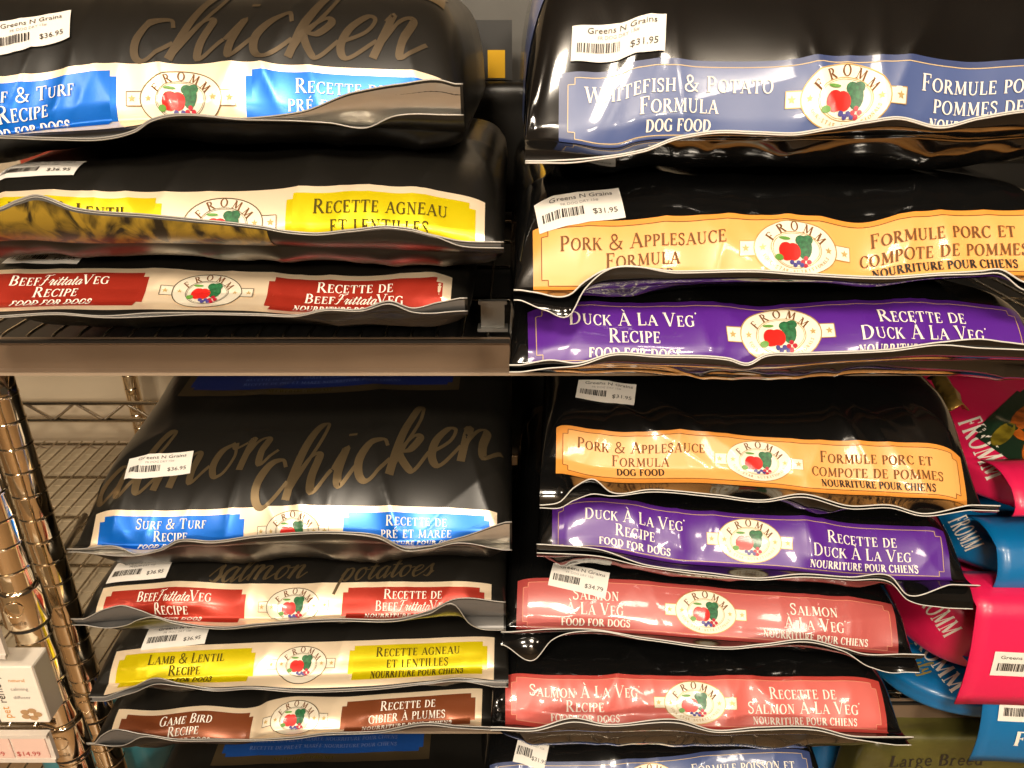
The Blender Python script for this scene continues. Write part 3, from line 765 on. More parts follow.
# --- chrome posts with grooved rings
def post(name, x, y, z0, z1, collars, label, group=None, r=.0145):
    t = tag(empty(name, (x, y, z0)), label, 'shelf post', group); og = np.array([x, y, z0])
    prof = [(r, 0)]
    z = .0127
    while z < z1 - z0 - .004:
        prof += [(r, z - .0020), (r, z - .0007), (r + .0006, z - .0002), (r + .0006, z + .0002), (r, z + .0007), (r, z + .0020)]
        z += .0254
    prof.append((r, z1 - z0))
    m = MB(); m.lathe((x, y, z0), prof, 36); m.build('tube', M_chrome, t, og)
    for zc in collars:
        m = MB(); R = r + .0048
        m.lathe((x, y, zc), [(r, -.019), (R - .0005, -.019), (R, -.0175), (R - .0022, .0155), (R - .0030, .019), (r, .0195)], 36)
        c = m.build('collar', M_chrome, t, og)
        m = MB(); a = np.linspace(0, 2 * math.pi, 33); pts = []
        for q in a:
            w = .0085 * math.cos(q) / R - math.pi / 2 + .15
            pts.append((x + (R - .0010) * math.cos(w), y + (R - .0010) * math.sin(w), zc + .004 + .0075 * math.sin(q)))
        m.tube(pts, .0005, 5); m.build('stamped_oval', M_chrome, c, og)
        v, f, _ = sans_text('Seville', .0042)
        w = v[:, 0] / R - math.pi / 2 + .15
        V = np.stack([x + (R - .0002) * np.cos(w), y + (R - .0002) * np.sin(w), zc - .0125 + v[:, 1]], 1)
        m = MB(); m.add(V, f); m.build('stamped_lettering', mat('stamp_shadow', (.30, .24, .16), .35, .8), c, og)
        m = MB(); m.lathe((x, y, zc - .024), [(r + .0003, 0), (r + .0026, .0005), (r + .0026, .005), (r + .0003, .0052)], 36)
        m.build('sleeve', M_blackplastic, t, og)
    return t
pB = px(66, 612, .625); zB = px(92, 708, .61)[2]
post('shelf_post', pB[0], .625, 0, Z_UP0 - .003, [zB], 'ringed chrome post beside the lower left bag stack')
pA = px(27, 612, .545)
post('shelf_post', pA[0], .545, 0, px(0, 430, .545)[2], [px(27, 612, .53)[2], px(75, 745, .53)[2]], 'ringed chrome post with two stamped collars, nearest the left edge')
pC = px(129, 388, 1.235)
post('shelf_post', pC[0], 1.245, 0, 1.9, [], 'dim chrome post at the back, by the cream wall', r=.0127)
# side rail of the neighbouring unit
m = MB(); a = px_at_z(85, 515, Z_LO + .004); b_ = px_at_z(58, 560, Z_LO + .004)
m.tube([a, b_], .0042, 8); m.tube([a + [0, 0, -.004], a + [0, 0, -.004] + (b_ - a)], .0015, 6)
tag(m.build('side_rail', mat('dark_chrome', (.22, .18, .13), .3, .9), None), 'short dark rod lying across wires left of the blue-band bag', 'rod')

# ------------------------------------------------------------------ the bags
LB, RB = .37, .36
def zbt(sp, dy=.02):
    bw = sp['bw']; zc = bw * FPX / (sp['right'] - sp['left']); off = math.atan((sp['rmid'] - 384) / FPX)
    D = zc / math.cos(off) * math.cos(TH + off)
    return float(np.mean([px(c, r, D + dy)[2] for c, r in sp['top']]))
def stack(specs, z0, rise=.012):
    """bottom to top"""
    z = z0 + .0008; out = []
    for sp in specs:
        sp = dict(sp); rs = sp.pop('rise', rise)
        zt = max(zbt(sp) + rs, z + .030)
        out.append(Bag(zt=zt, zb=z, **sp)); z = zt + .0060
    return out
GRP = 'dog food bags lying in shelf stacks'
def dummy(): pass
def left_bag(b, key, label):
    b.begin('dog_food_bag', label, 'dog food bag', GRP, M_black_satin, M_edge_dark, M_greylining if key != 'surf' else M_silver)
    print_left(b, key)
def right_bag(b, key, label):
    b.begin('dog_food_bag', label, 'dog food bag', GRP, M_black_gloss, M_edge, M_black_gloss)
    print_right(b, key)

# upper left
UL = stack([
 dict(left=-30, right=452, center=211, rmid=290, bw=LB, seed=11, band_h=.044, d2=.088, k2=1.0, s0=-.009, rise=.010, fin=.018,
      top=[(0, 269), (142, 266), (203, 268), (260, 269), (301, 273), (377, 275), (450, 276)],
      tip=[(-30, 318), (0, 316), (58, 313), (102, 316), (150, 313), (203, 313), (260, 314), (296, 315), (326, 309), (362, 309), (390, 301), (412, 308), (440, 302), (461, 298)],
      tip2=[(-30, 319), (0, 317.5), (58, 314.5), (102, 317.5), (203, 314.5), (260, 315.5), (296, 316.5), (326, 310.5), (362, 311), (390, 304), (412, 312), (463, 311)]),
 dict(left=-29, right=485, center=228, rmid=215, bw=LB, seed=12, s0=-.009, fin=.022, rise=.020,
      top=[(-20, 192), (0, 187), (35, 185), (80, 188), (160, 188), (250, 190), (350, 193), (485, 198)],
      tip=[(-30, 214), (0, 208), (18, 200), (35, 195), (76, 208), (142, 214), (216, 221), (260, 226), (288, 231), (316, 233), (352, 229.5), (387, 226), (407, 228), (433, 235), (461, 241), (499, 242)],
      tip2=[(-30, 215), (0, 209.5), (18, 202), (35, 197), (76, 210), (142, 216), (216, 223), (260, 228), (288, 233), (316, 235), (352, 231.5), (387, 228), (407, 230), (433, 236), (461, 246), (499, 248)]),
 dict(left=-67, right=447, center=190, rmid=95, bw=LB, seed=13, s0=-.009, fin=.018, rise=.060, d=.075, d2=.05,
      top=[(-40, 83), (0, 77), (60, 68), (125, 62), (190, 62), (253, 63), (370, 67), (447, 72)],
      tip=[(-60, 136), (0, 136), (60, 138), (100, 138), (135, 130), (150, 120), (250, 118), (300, 112), (355, 92), (400, 84), (440, 80), (455, 84)],
      tip2=[(-60, 138), (0, 138), (60, 140), (100, 140), (135, 132), (150, 122), (250, 120), (330, 123), (365, 128), (395, 116), (450, 115), (462, 115)]),
], Z_UP)
left_bag(UL[0], 'beef', 'black bag with red foil blocks, bottom of the upper left stack')
left_bag(UL[1], 'lamb', 'black bag with yellow foil blocks, seam folded up, middle of upper left stack')
left_bag(UL[2], 'surf', 'black bag with bright blue foil blocks, topmost of the upper left stack')
# upper right
UR = stack([
 dict(left=528, right=1026, center=777, rmid=330, bw=RB, seed=21, s0=-.002, fin=.018, amp=.0024, rise=.008, d2=.035,
      top=[(530, 306), (576, 305), (657, 307), (760, 310), (822, 304), (966, 301), (1020, 303)],
      tip=[(520, 365), (551, 360), (576, 363), (614, 353), (657, 355), (728, 358), (749, 363), (764, 355), (797, 353), (891, 349), (942, 342), (980, 339), (1005, 342), (1030, 345)],
      tip2=[(520, 372), (551, 368), (576, 366), (614, 355), (657, 357), (728, 360), (749, 365), (764, 357), (797, 355), (891, 351), (942, 345), (980, 348), (1005, 349), (1030, 350)]),
 dict(left=533, right=1049, center=791, rmid=245, bw=RB, seed=22, s0=-.002, fin=.020, amp=.0026, rise=.024, d=.070,
      top=[(532, 223), (617, 222), (652, 218), (760, 215.5), (815, 215.5), (860, 220), (906, 212), (967, 208), (1024, 208)],
      tip=[(520, 290), (533, 292), (571, 294), (584, 282), (602, 271), (678, 271), (760, 270), (802, 273), (891, 276.5), (942, 273), (980, 271), (998, 269), (1024, 282), (1060, 290)],
      tip2=[(520, 300), (545, 310), (571, 314), (584, 290), (602, 273), (678, 273), (760, 272), (802, 275), (891, 278.5), (942, 275), (980, 274), (998, 273), (1024, 290), (1060, 295)]),
 dict(left=558, right=1114, center=836, rmid=95, bw=RB + .01, seed=23, s0=-.002, fin=.022, amp=.0024, rise=.080, d=.075, d2=.05, wf=1.12,
      top=[(550, 63), (575, 66), (602, 71), (619, 71), (637, 65), (700, 62), (760, 62), (866, 60), (916, 59), (967, 63), (1024, 60), (1100, 60)],
      tip=[(543, 161), (566, 160), (609, 156), (642, 150), (678, 137), (716, 131), (760, 132), (794, 133), (832, 127), (866, 121), (896, 117), (942, 126), (980, 117), (1024, 110), (1100, 112)],
      tip2=[(543, 163), (566, 163), (609, 158), (642, 152), (678, 139), (716, 133), (760, 134), (794, 135), (832, 129), (866, 123), (896, 119), (942, 128), (980, 119), (1024, 112), (1100, 114)]),
], Z_UP)
right_bag(UR[0], 'duck', 'glossy black bag with purple band overhanging the upper shelf rail')
right_bag(UR[1], 'pork', 'glossy black bag with orange band, middle of the upper right stack')
right_bag(UR[2], 'fish', 'glossy black bag with slate blue band, topmost of the upper right stack')
# lower left
LL = stack([
 dict(left=115, right=482, center=299, rmid=715, bw=LB, seed=31, band_h=.041, s0=-.009, fin=.012, d=.050, k=.5,
      top=[(115, 707.5), (152, 711), (203, 706), (260, 706), (268, 702), (348, 697), (428, 691), (480, 687)],
      tip=[(95, 743), (101, 736), (112, 730), (142, 734), (178, 739), (218, 739), (250, 739.5), (294, 737), (324, 733), (378, 731), (428, 722.5), (458, 725.5), (493, 727)],
      tip2=[(95, 744), (112, 746), (122, 745.6), (142, 737), (178, 741), (218, 741), (250, 741), (294, 739), (324, 735), (378, 733), (428, 725), (458, 728), (493, 730)]),
 dict(left=118, right=495, center=306, rmid=665, bw=LB, seed=32, band_h=.041, s0=-.009, fin=.012, d=.050, k=.5, rise=.017,
      top=[(118, 650), (178, 646.6), (250, 643), (309, 642), (398, 639), (493, 635)],
      tip=[(105, 697), (132, 687), (157, 678), (178, 683), (216, 688.5), (250, 687), (294, 690), (369, 688), (428, 682), (458, 678), (496, 682)],
      tip2=[(105, 701), (132, 693), (157, 684), (178, 686), (216, 691), (250, 689), (294, 692), (369, 690), (428, 684), (458, 681), (496, 687)]),
 dict(left=103, right=490, center=298, rmid=602, bw=LB, seed=33, band_h=.041, s0=-.009, fin=.012, d=.050, k=.5, rise=.017,
      top=[(104, 586), (178, 584), (250, 585), (369, 582), (489, 581.5)],
      tip=[(84, 619), (107, 608.5), (122, 605.5), (142, 611), (152, 615), (173, 621), (228, 627), (254, 624), (339, 618.6), (398, 618.6), (428, 611), (455, 599), (504, 602)],
      tip2=[(84, 625), (107, 628), (127, 625), (138, 620), (152, 617), (173, 623), (228, 629), (254, 626), (339, 621), (398, 621), (428, 614), (455, 605), (470, 624), (481, 629), (495, 630), (504, 630)]),
 dict(left=97, right=495, center=298, rmid=525, bw=LB, seed=34, band_h=.041, s0=-.009, fin=.012, d=.105, k=.7, rise=.056, amp=.0030, Lh=.56, tilt=.10,
      top=[(99, 510), (152, 511), (200, 510), (260, 508), (352, 507), (494, 508)],
      tip=[(79, 549), (122, 548), (132, 553), (162, 548), (178, 540), (211, 541), (260, 535), (346, 532), (377, 535), (407, 548), (428, 546), (458, 538), (506, 522)],
      tip2=[(79, 552), (122, 556), (132, 556), (162, 550), (178, 542), (211, 543), (260, 537), (346, 534), (377, 538), (407, 551), (428, 549), (458, 543), (504, 550)]),
], Z_LO)
left_bag(LL[0], 'game', 'black bag with brown foil blocks, bottom of the lower left stack')
left_bag(LL[1], 'lamb', 'black bag with yellow foil blocks, second from bottom in lower left stack')
left_bag(LL[2], 'beef', 'black bag with red foil blocks under the blue one, lower left stack')
left_bag(LL[3], 'surf', 'black bag with blue foil blocks and gold script, topmost of lower left stack')
# lower right
YW = math.radians(-3)
LR = stack([
 dict(left=508, right=883, center=693, rmid=705, bw=RB, seed=41, s0=-.002, fin=.018, d=.055, amp=.0028,
      top=[(516, 669), (544, 673), (640, 674), (760, 676), (838, 676.5), (877, 678)],
      tip=[(500, 727), (532, 728.5), (574, 718), (604, 724), (678, 719.6), (714, 730), (760, 727), (814, 727), (853, 736), (896, 737)],
      tip2=[(500, 730), (532, 731), (574, 722), (604, 726), (678, 723), (714, 732), (760, 730), (814, 730), (853, 739), (896, 745)]),
 dict(left=518, right=890, center=702, rmid=618, bw=RB, seed=42, s0=-.002, fin=.018, d=.055, amp=.0024, yaw=YW,
      top=[(522, 577), (619, 580), (760, 590), (883, 601)],
      tip=[(509, 632), (553, 629), (589, 629), (648, 638), (734, 647), (764, 644), (808, 639.4), (844, 648), (865, 654), (906, 654)],
      tip2=[(505, 645), (535, 660), (553, 640), (589, 631), (648, 640), (734, 649), (764, 646), (808, 642), (844, 651), (871, 667), (896, 673), (906, 672)]),
 dict(left=553, right=941, center=745, rmid=545, bw=RB, seed=43, s0=-.002, fin=.020, d=.055, amp=.0024, yaw=YW,
      top=[(555, 501), (576, 497), (678, 510), (764, 515), (865, 524), (939, 526)],
      tip=[(546, 544.5), (598, 549), (648, 565), (708, 572.6), (760, 578), (802, 574), (853, 577), (891, 576), (909, 595), (952, 584.5)],
      tip2=[(544, 553), (598, 556), (648, 567), (708, 575), (760, 580), (802, 577), (853, 580), (891, 582), (909, 600), (948, 608)]),
 dict(left=560, right=962, center=756, rmid=462, bw=RB, seed=44, s0=-.002, fin=.022, d=.095, k=.7, amp=.0034, yaw=YW, rise=.038, Lh=.56, tilt=.02,
      top=[(561, 418), (589, 425), (703, 428), (764, 432), (815, 437.5), (891, 441), (947, 446), (960, 452)],
      tip=[(545, 505), (561, 502), (576, 487), (594, 479), (612, 492), (652, 489.5), (716, 494.6), (764, 500), (802, 494), (853, 506), (891, 505), (924, 513.6), (972, 505)],
      tip2=[(545, 508), (561, 508), (576, 500), (594, 494), (612, 496), (652, 492), (716, 497), (764, 502), (802, 497), (853, 509), (891, 508), (924, 516), (972, 510)]),
], Z_LO)
right_bag(LR[0], 'salmon', 'glossy black bag with bright salmon band, bottom of lower right stack')
right_bag(LR[1], 'salmon_short', 'glossy black bag with dusty rose band under the purple one, lower right stack')
right_bag(LR[2], 'duck', 'glossy black bag with purple band between orange and rose bands, lower right stack')
right_bag(LR[3], 'pork', 'glossy black bag with orange band, topmost of the lower right stack')
# on the shelf below, only their tops in view
Z_B = px(300, 742, .66)[2] - .095
BL = Bag(left=112, right=490, center=301, rmid=800, bw=LB, seed=51, zt=px(300, 742, .66)[2] , zb=Z_B + .001,
         top=[(112, 800), (490, 790)], tip=[(112, 850), (490, 850)])
BL.begin('dog_food_bag', 'black bag below the lower shelf, blue text panel on top', 'dog food bag', GRP, M_black_satin, M_edge_dark, M_greylining)
print_left(BL, 'game')
BR = Bag(left=512, right=833, center=650, rmid=775, bw=RB, seed=52, zt=px(650, 738, .64)[2], zb=Z_B + .001, amp=.003,
         top=[(518, 761), (619, 761), (760, 750), (820, 748)], tip=[(505, 815), (840, 805)])
right_bag(BR, 'fish', 'glossy black bag with blue band at the bottom of the picture')
zfloor = Z_BOT


# ------------------------------------------------------------------ other packs
from mathutils.bvhtree import BVHTree
def ray_print(name, geo, target, org, root, o, ex, ey, direc, material, off=.0007, parent=None):
    """drape a flat print on a surface by projecting it along a direction"""
    v, f = geo[0], geo[1]
    me = target.data
    bv = BVHTree.FromPolygons([Vector(p.co) + Vector(org) for p in me.vertices], [tuple(q.vertices) for q in me.polygons])
    ex = Vector(ex).normalized(); ey = Vector(ey).normalized(); d = Vector(direc).normalized(); o = Vector(o)
    out = []
    for a, b in v:
        w = o + ex * float(a) + ey * float(b)
        h, n, i, dist = bv.ray_cast(w - d * .25, d)
        if h is None: out.append(w); continue
        if n.dot(d) > 0: n = -n
        out.append(h + n * off)
    return mesh_obj(name, np.array([tuple(p) for p in out]) - np.array(org), f, material, parent or root)

def pouch_body(name, c, r, mtl, root, seed=1, e1=.40, e2=.50, amp=.0034, n=72, k=48):
    """soft filled pouch: super-ellipsoid with crumpled film"""
    cr = Crumple(seed, amp, 9, (16, 50), (16, 50))
    th = np.linspace(0, 2 * math.pi, n, endpoint=False); ph = np.linspace(-math.pi / 2 + .02, math.pi / 2 - .02, k)
    pw = lambda x, e: np.sign(x) * np.abs(x) ** e
    T, Q = np.meshgrid(th, ph, indexing='ij')
    X = pw(np.cos(Q), e1) * pw(np.cos(T), e2); Y = pw(np.cos(Q), e1) * pw(np.sin(T), e2); Z = pw(np.sin(Q), e1)
    d = cr((X * r[0] + Z * r[2] * .7), (Y * r[1] - Z * r[2] * .7)) 
    nrm = np.stack([X / r[0], Y / r[1], Z / r[2]], -1); nrm /= np.linalg.norm(nrm, axis=-1, keepdims=True)
    P = np.stack([c[0] + X * r[0], c[1] + Y * r[1], c[2] + Z * r[2]], -1) - nrm * (.5 * amp) + nrm * np.clip(d, -.004, .004)[..., None]
    m = MB(); V = P.reshape(-1, 3); F = []
    for i in range(n):
        for j in range(k - 1): F.append((i * k + j, ((i + 1) % n) * k + j, ((i + 1) % n) * k + j + 1, i * k + j + 1))
    F.append(tuple(i * k for i in range(n))[::-1]); F.append(tuple(i * k + k - 1 for i in range(n)))
    m.add(V, F)
    org = np.array([c[0], c[1], c[2] - r[2]])
    return m.build(name, mtl, root, org), org

M_pink = mat('pink_film', (.72, .012, .085), .40, 0, .25, .2, bump=.06, bscale=40)
M_sky = mat('blue_film', (.0, .135, .36), .38, 0, .3, .15, bump=.06, bscale=40)
M_olive = mat('olive_film', (.075, .068, .014), .4, 0, .3, .1, bump=.05, bscale=40, var=.3, vscale=25)
M_teal = mat('teal_film', (.05, .22, .26), .4, 0, .3, .15, bump=.05, bscale=40)
M_goldseam = mat('gold_seam', (.35, .22, .05), .3, .7, bump=.2, bscale=120)
M_gold_ink = mat('family_gold_ink', (.45, .34, .05), .4, .3)
def flap(name, x0, x1, y, zt, zb, mtl, root, org, lean=.02, th=.0012, back=.05):
    """folded end of a pouch: bends over its front edge and hangs"""
    m = MB(); prof = []
    for t in np.linspace(0, 1, 6): prof.append((y + back * (1 - t) ** 1.0, zt + .006 * math.sin(t * math.pi)))
    for t in np.linspace(0.12, 1, 8): prof.append((y - .010 * math.sin(t * 2.6) - lean * t * t * .3, zt - (zt - zb) * t))
    xs = np.linspace(x0, x1, 14); k = len(prof)
    top = [(x, a + .0025 * math.sin(30 * x + 9 * b), b - .003 * abs(math.sin(11 * x + 1))) for x in xs for a, b in prof]
    m.grid(np.array(top), len(xs), k)
    o = m.build(name, mtl, root, org)
    sd = o.modifiers.new('thick', 'SOLIDIFY'); sd.thickness = th; sd.offset = 0
    return o
def pouch(name, label, c, r, mtl, seed, group):
    root = tag(empty(name, (c[0], c[1], c[2] - r[2])), label, 'pet food bag', group)
    body, org = pouch_body('bag_body', c, r, mtl, root, seed)
    return root, body, org
PG = 'small coloured pouches stacked on the right'
zlo = Z_LO
def zrow(r_, Y): return px(512, r_, Y)[2]
# heights of the pouch pile, bottom to top
H1 = zrow(676, .60); H2 = zrow(598, .60); H3 = zrow(507, .66); H4 = zrow(395, .78)
def pouch_at(label, cl, rl, Yl, w, L, z0, z1, mtl, seed, Yfront):
    xl = cl
    return pouch('treat_pouch', label, (xl + w / 2, Yfront + L / 2, (z0 + z1) / 2), (w / 2, L / 2, (z1 - z0) / 2), mtl, seed, PG)
P4 = pouch_at('bright blue pouch at the bottom of the right pile', .386, 612, .72, .34, .40, zlo + .002, H1, M_sky, 61, .575)
P3 = pouch_at('pink pouch with price sticker on its flap, between two blue ones', .402, 600, .74, .34, .40, H1 + .004, H2, M_pink, 62, .575)
P2 = pouch_at('bright blue pouch between the two pink ones, right pile', .420, 512, .78, .34, .40, H2 + .004, H3, M_sky, 63, .60)
P1 = pouch_at('pink pouch with a pictured window, topmost of the right pile', .428, 420, .82, .36, .42, H3 + .004, H4, M_pink, 64, .61)
def fromm(p, c0, r0, c1, r1, Y0, Y1, cap, m=None):
    root, body, org = p
    a = Vector(px(c0, r0, Y0)); b = Vector(px(c1, r1, Y1))
    ex = (b - a).normalized(); d = ((a + b) / 2 - Vector((0, 0, CZ))).normalized()
    ey = d.cross(ex).normalized()
    if ey.x < 0: ey = -ey
    v, f, w = serif_text('FROMM', cap, bold=1.3)
    k = (b - a).length / w
    return ray_print('lettering', (v * np.array([k, 1]), f), body, org, root, (a + b) / 2, ex, ey, d, m or M_white_ink)
fromm(P1, 956, 420, 988, 482, .66, .63, .022)
fromm(P2, 948, 522, 966, 552, .66, .63, .018)
fromm(P3, 915, 596, 945, 638, .66, .61, .019)
fromm(P4, 907, 634, 952, 694, .66, .60, .018)
# window print and gold back seam on the top pink pouch
root, body, org = P1
q = px(1020, 424, .66); dq = tuple(q - np.array([0, 0, CZ])); ex_, ey_ = (.86, 0, -.5), (.5, 0, .86)
ray_print('window_print', notched(-.034, .070, -.034, .034, .005), body, org, root, q, ex_, ey_, dq, mat('dark_green_print', (.012, .030, .015), .3, 0, .4, .06), .0007)
ray_print('carrot_print', disc(.010, .008, .024, .022, 3, 20), body, org, root, q, ex_, ey_, dq, mat('orange_print', (.45, .10, .01), .3, var=.6, vscale=60), .0010)
ray_print('carrot_print', disc(.042, -.010, .022, .020, 3, 20), body, org, root, q, ex_, ey_, dq, MATS['orange_print'], .0011)
ray_print('leaf_print', disc(-.006, -.018, .010, .014, 3, 16), body, org, root, q, ex_, ey_, dq, mat('olive_print', (.16, .12, .01), .3, var=.5, vscale=80), .0012)
m = MB(); R = random.Random(3)
pts = [px(936 + 3 * i + R.uniform(-1.5, 1.5), 372 + 5 * i, (.72 - .008 * i)) + np.array([0, 0, .0]) for i in range(8)]
m.add([tuple(p + np.array([dx, 0, dz])) for p in pts for dx, dz in ((-.007, -.006 + R.uniform(-.003, .003)), (.004, .004), (.012, -.004 + R.uniform(-.003, .003)))],
      [(i * 3 + j, (i + 1) * 3 + j, (i + 1) * 3 + j + 1, i * 3 + j + 1) for i in range(7) for j in range(2)])
o = m.build('gold_seam', M_goldseam, root, org); sd = o.modifiers.new('t', 'SOLIDIFY'); sd.thickness = .0012
# folded ends
def fl(p, c0, r0, c1, r1, Y, mtl, lean=.02, back=.05):
    a = px(c0, r0, Y); b = px(c1, r1, Y)
    return flap('folded_end', a[0], b[0] + .12, Y, a[2], b[2], mtl, p[0], p[2], lean, back=back)
f4 = fl(P4, 985, 690, 1030, 752, .548, M_sky)
f3 = fl(P3, 978, 606, 1030, 695, .548, M_pink)
f2 = fl(P2, 996, 545, 1030, 580, .580, M_sky)
f1 = fl(P1, 1010, 486, 1030, 507, .598, M_pink)
def flat_sticker(p, fobj, c, r_, Y, w, h, price):
    q = px(c, r_, Y); d = (0, 1, -.1)
    st = ray_print('price_sticker', rect(-w / 2, w / 2, -h / 2, h / 2), fobj, p[2], p[0], q, (1, 0, 0), (0, 0, 1), d, M_sticker, .0016)
    v, f, _ = sans_text('Greens N Grains', .0036, 1.25)
    ray_print('sticker_lettering', (v + [0, h * .22], f), fobj, p[2], p[0], q, (1, 0, 0), (0, 0, 1), d, M_dark_ink, .0021, st)
    R = random.Random(int(c)); bars = []; xx = -w * .42
    while xx < 0:
        bw = R.choice([.0004, .0007, .0011]); bars.append(rect(xx, xx + bw, -h * .28, h * .05, .01)); xx += bw + R.choice([.0004, .0006, .001])
    ray_print('barcode', merge(bars), fobj, p[2], p[0], q, (1, 0, 0), (0, 0, 1), d, M_dark_ink, .0021, st)
flat_sticker(P3, f3, 1021, 661, .54, .056, .026, '$9.99')
flat_sticker(P4, f4, 1030, 710, .54, .056, .026, '$9.99')
v, f, w_ = serif_text('FROMM', .017, bold=1.3)
ray_print('lettering', (v + [w_ / 2, 0], f), f4, P4[2], P4[0], px(1009, 741, .54), (1, 0, 0), (0, 0, 1), (0, 1, -.1), M_white_ink, .0014)
v, f, w_ = script_text('Family', .008)
p0 = px(914, 668, .66)
ray_print('script_lettering', (v, f), P4[1], P4[2], P4[0], p0, (.55, -.75, -.3), (.6, .4, .5), (.5, .5, -.7), M_gold_ink, .0007)

# packs on the lowest shelf
def low_pack(name, label, c0, c1, rt, Y, h, L, mtl, seed):
    xa = px(c0, rt, Y)[0]; xb = px(c1, rt, Y)[0]; zt = px(c0, rt, Y)[2]; h = zt - Z_B - .002
    root = tag(empty(name, ((xa + xb) / 2, Y + L / 2, zt - h)), label, 'pet food bag')
    body, org = pouch_body('bag_body', ((xa + xb) / 2, Y + L / 2, zt - h / 2), ((xb - xa) / 2, L / 2, h / 2), mtl, root, seed, e1=.3, e2=.3)
    return root, body, org
lb = low_pack('dog_food_bag', 'dim blue bag under the lower shelf right of the salmon bags', 815, 1010, 722, .66, .10, .3, M_sky, 71)
v, f, w_ = serif_text('with', .010, 1.0)
ray_print('lettering', (v, f), lb[1], lb[2], lb[0], px(912, 694, .70), (1, 0, 0), (0, 1, 0), (0, .4, -1), M_grey_ink, .0007)
ol = low_pack('dog_food_bag', 'olive bag with dark lettering in the bottom right corner', 866, 1100, 742, .585, .12, .06, M_olive, 72)
v, f, w_ = lower_text('Large Breed', .016)
ray_print('lettering', (v, f), ol[1], ol[2], ol[0], px(938, 768, .585), (1, 0, 0), (0, 0, 1), (0, 1, -.35), M_dark_ink, .0007)
te = low_pack('dog_food_bag', 'teal pack below the chrome posts', 22, 150, 742, .66, .10, .25, M_teal, 73)
# tall black bags further back, seen in the gap between the stacks
def back_bag(label, c0, c1, rt, Y, z0, L, seed):
    xa = px(c0, rt, Y)[0]; xb = px(c1, rt, Y)[0]; zt = px(c0, rt, Y)[2]
    root = tag(empty('dog_food_bag', ((xa + xb) / 2, Y + L / 2, z0)), label, 'dog food bag')
    pouch_body('bag_body', ((xa + xb) / 2, Y + L / 2, (z0 + zt) / 2 + .001), ((xb - xa) / 2, L / 2, (zt - z0) / 2), M_black_satin, root, seed, e1=.25, e2=.25)
    return zt
zt_ = back_bag('black bag standing at the back between the upper stacks', 452, 548, 82, 1.10, Z_UP, .08, 81)
back_bag('black bag standing at the back of the upper shelf, far right', 780, 1210, -20, 1.09, Z_UP, .09, 83)
back_bag('black bag standing at the back between the lower stacks', 470, 560, 350, 1.14, Z_LO, .055, 82)
# dark carton with a yellow side on top of it
a = px(474, 60, 1.12); b_ = px(512, 60, 1.12)
t = tag(empty('carton', ((a[0] + b_[0]) / 2, 1.14, zt_)), 'dark carton with a gold panel in the gap at the top', 'carton'); og = np.array(t.location)
m = MB(); m.box(a[0], b_[0], 1.115, 1.165, zt_ + .002, px(484, 20, 1.12)[2]); m.build('carton_body', M_blackplastic, t, og, smooth=False)
m = MB(); q0 = px(488, 78, 1.114); q1 = px(505, 50, 1.114); m.box(q0[0], q1[0], 1.1135, 1.1152, q0[2], q1[2]); m.build('gold_panel', mat('gold_card', (.85, .50, .03), .25, .4), t, og, smooth=False)
m = MB(); q0 = px(430, 10, 1.25); q1 = px(560, 10, 1.25)
t = tag(empty('carton', ((q0[0] + q1[0]) / 2, 1.265, Z_UP)), 'added grey panel in place of the dim wall behind the gap between the stacks', 'carton')  # added panel, its grey stands in for the dim wall behind
o = None; m.box(q0[0], q1[0], 1.25, 1.28, Z_UP, q0[2] + .15); m.build('carton_body', mat('dim_wall_grey', (.10, .095, .085), .6, var=.1, vscale=20), t, np.array(t.location), smooth=False)
m = MB(); m.box(q0[0] + .01, q1[0] - .01, 1.2485, 1.2503, q0[2] + .05, q0[2] + .09); m.build('tape', mat('panel_tape', (.16, .14, .11), .4), t, np.array(t.location), smooth=False)
# packs behind the upper left stack
t0 = px(-20, 4, 1.20); t1 = px(33, 4, 1.20)
m = MB(); m.box(t0[0], t1[0], 1.20, 1.23, Z_UP, t0[2] + .06)
t = tag(empty('carton', ((t0[0] + t1[0]) / 2, 1.215, Z_UP)), 'dim red carton behind the topmost blue-foil bag', 'carton'); og = np.array(t.location)
m.build('carton_body', mat('red_card', (.25, .035, .015), .5, var=.3, vscale=40), t, og, smooth=False)
m = MB(); m.box(t0[0] - .001, t1[0] + .001, 1.1985, 1.2005, t0[2] + .012, t0[2] + .02); m.build('label_strip', mat('tan_card', (.5, .36, .2), .5), t, og, smooth=False)

# ------------------------------------------------------------------ left unit: boxes on a shelf with a price rail
YL = .50
zl = px(20, 729, YL)[2]; xr = px(50, 729, YL)[0]
wire_shelf('wire_shelf', -.80, xr - .018, YL + .004, .526, zl, 'chrome wire shelf under the white remedy boxes')
t = tag(empty('price_rail', (xr - .1, YL, zl - .03)), 'white price rail with pinkish tags under the remedy boxes', 'price rail'); og = np.array(t.location)
zr = px(20, 757, YL)[2]
m = MB(); m.box(-.80, xr, YL - .004, YL, zr, zl - .001); m.box(-.80, xr, YL - .007, YL - .003, zl - .004, zl - .0005); m.box(-.80, xr, YL - .006, YL - .003, zr, zr + .003)
m.build('rail_body', mat('white_plastic', (.62, .55, .48), .3), t, og, smooth=False)
for x0_, x1_ in ((-.62, xr - .036), (xr - .034, xr - .004)):
    m = MB(); m.box(x0_, x1_, YL - .0052, YL - .0041, zr + .005, zl - .006); tg = m.build('price_tag', mat('pink_tag', (.72, .50, .42), .5), t, og, smooth=False)
    v, f, _ = sans_text('$14.99', .0055)
    m = MB(); m.add(np.stack([v[:, 0] + x1_ - .018, np.full(len(v), YL - .0056), v[:, 1] + zr + .008], 1), f); m.build('price_lettering', mat('red_ink', (.45, .06, .05), .5), tg, og)
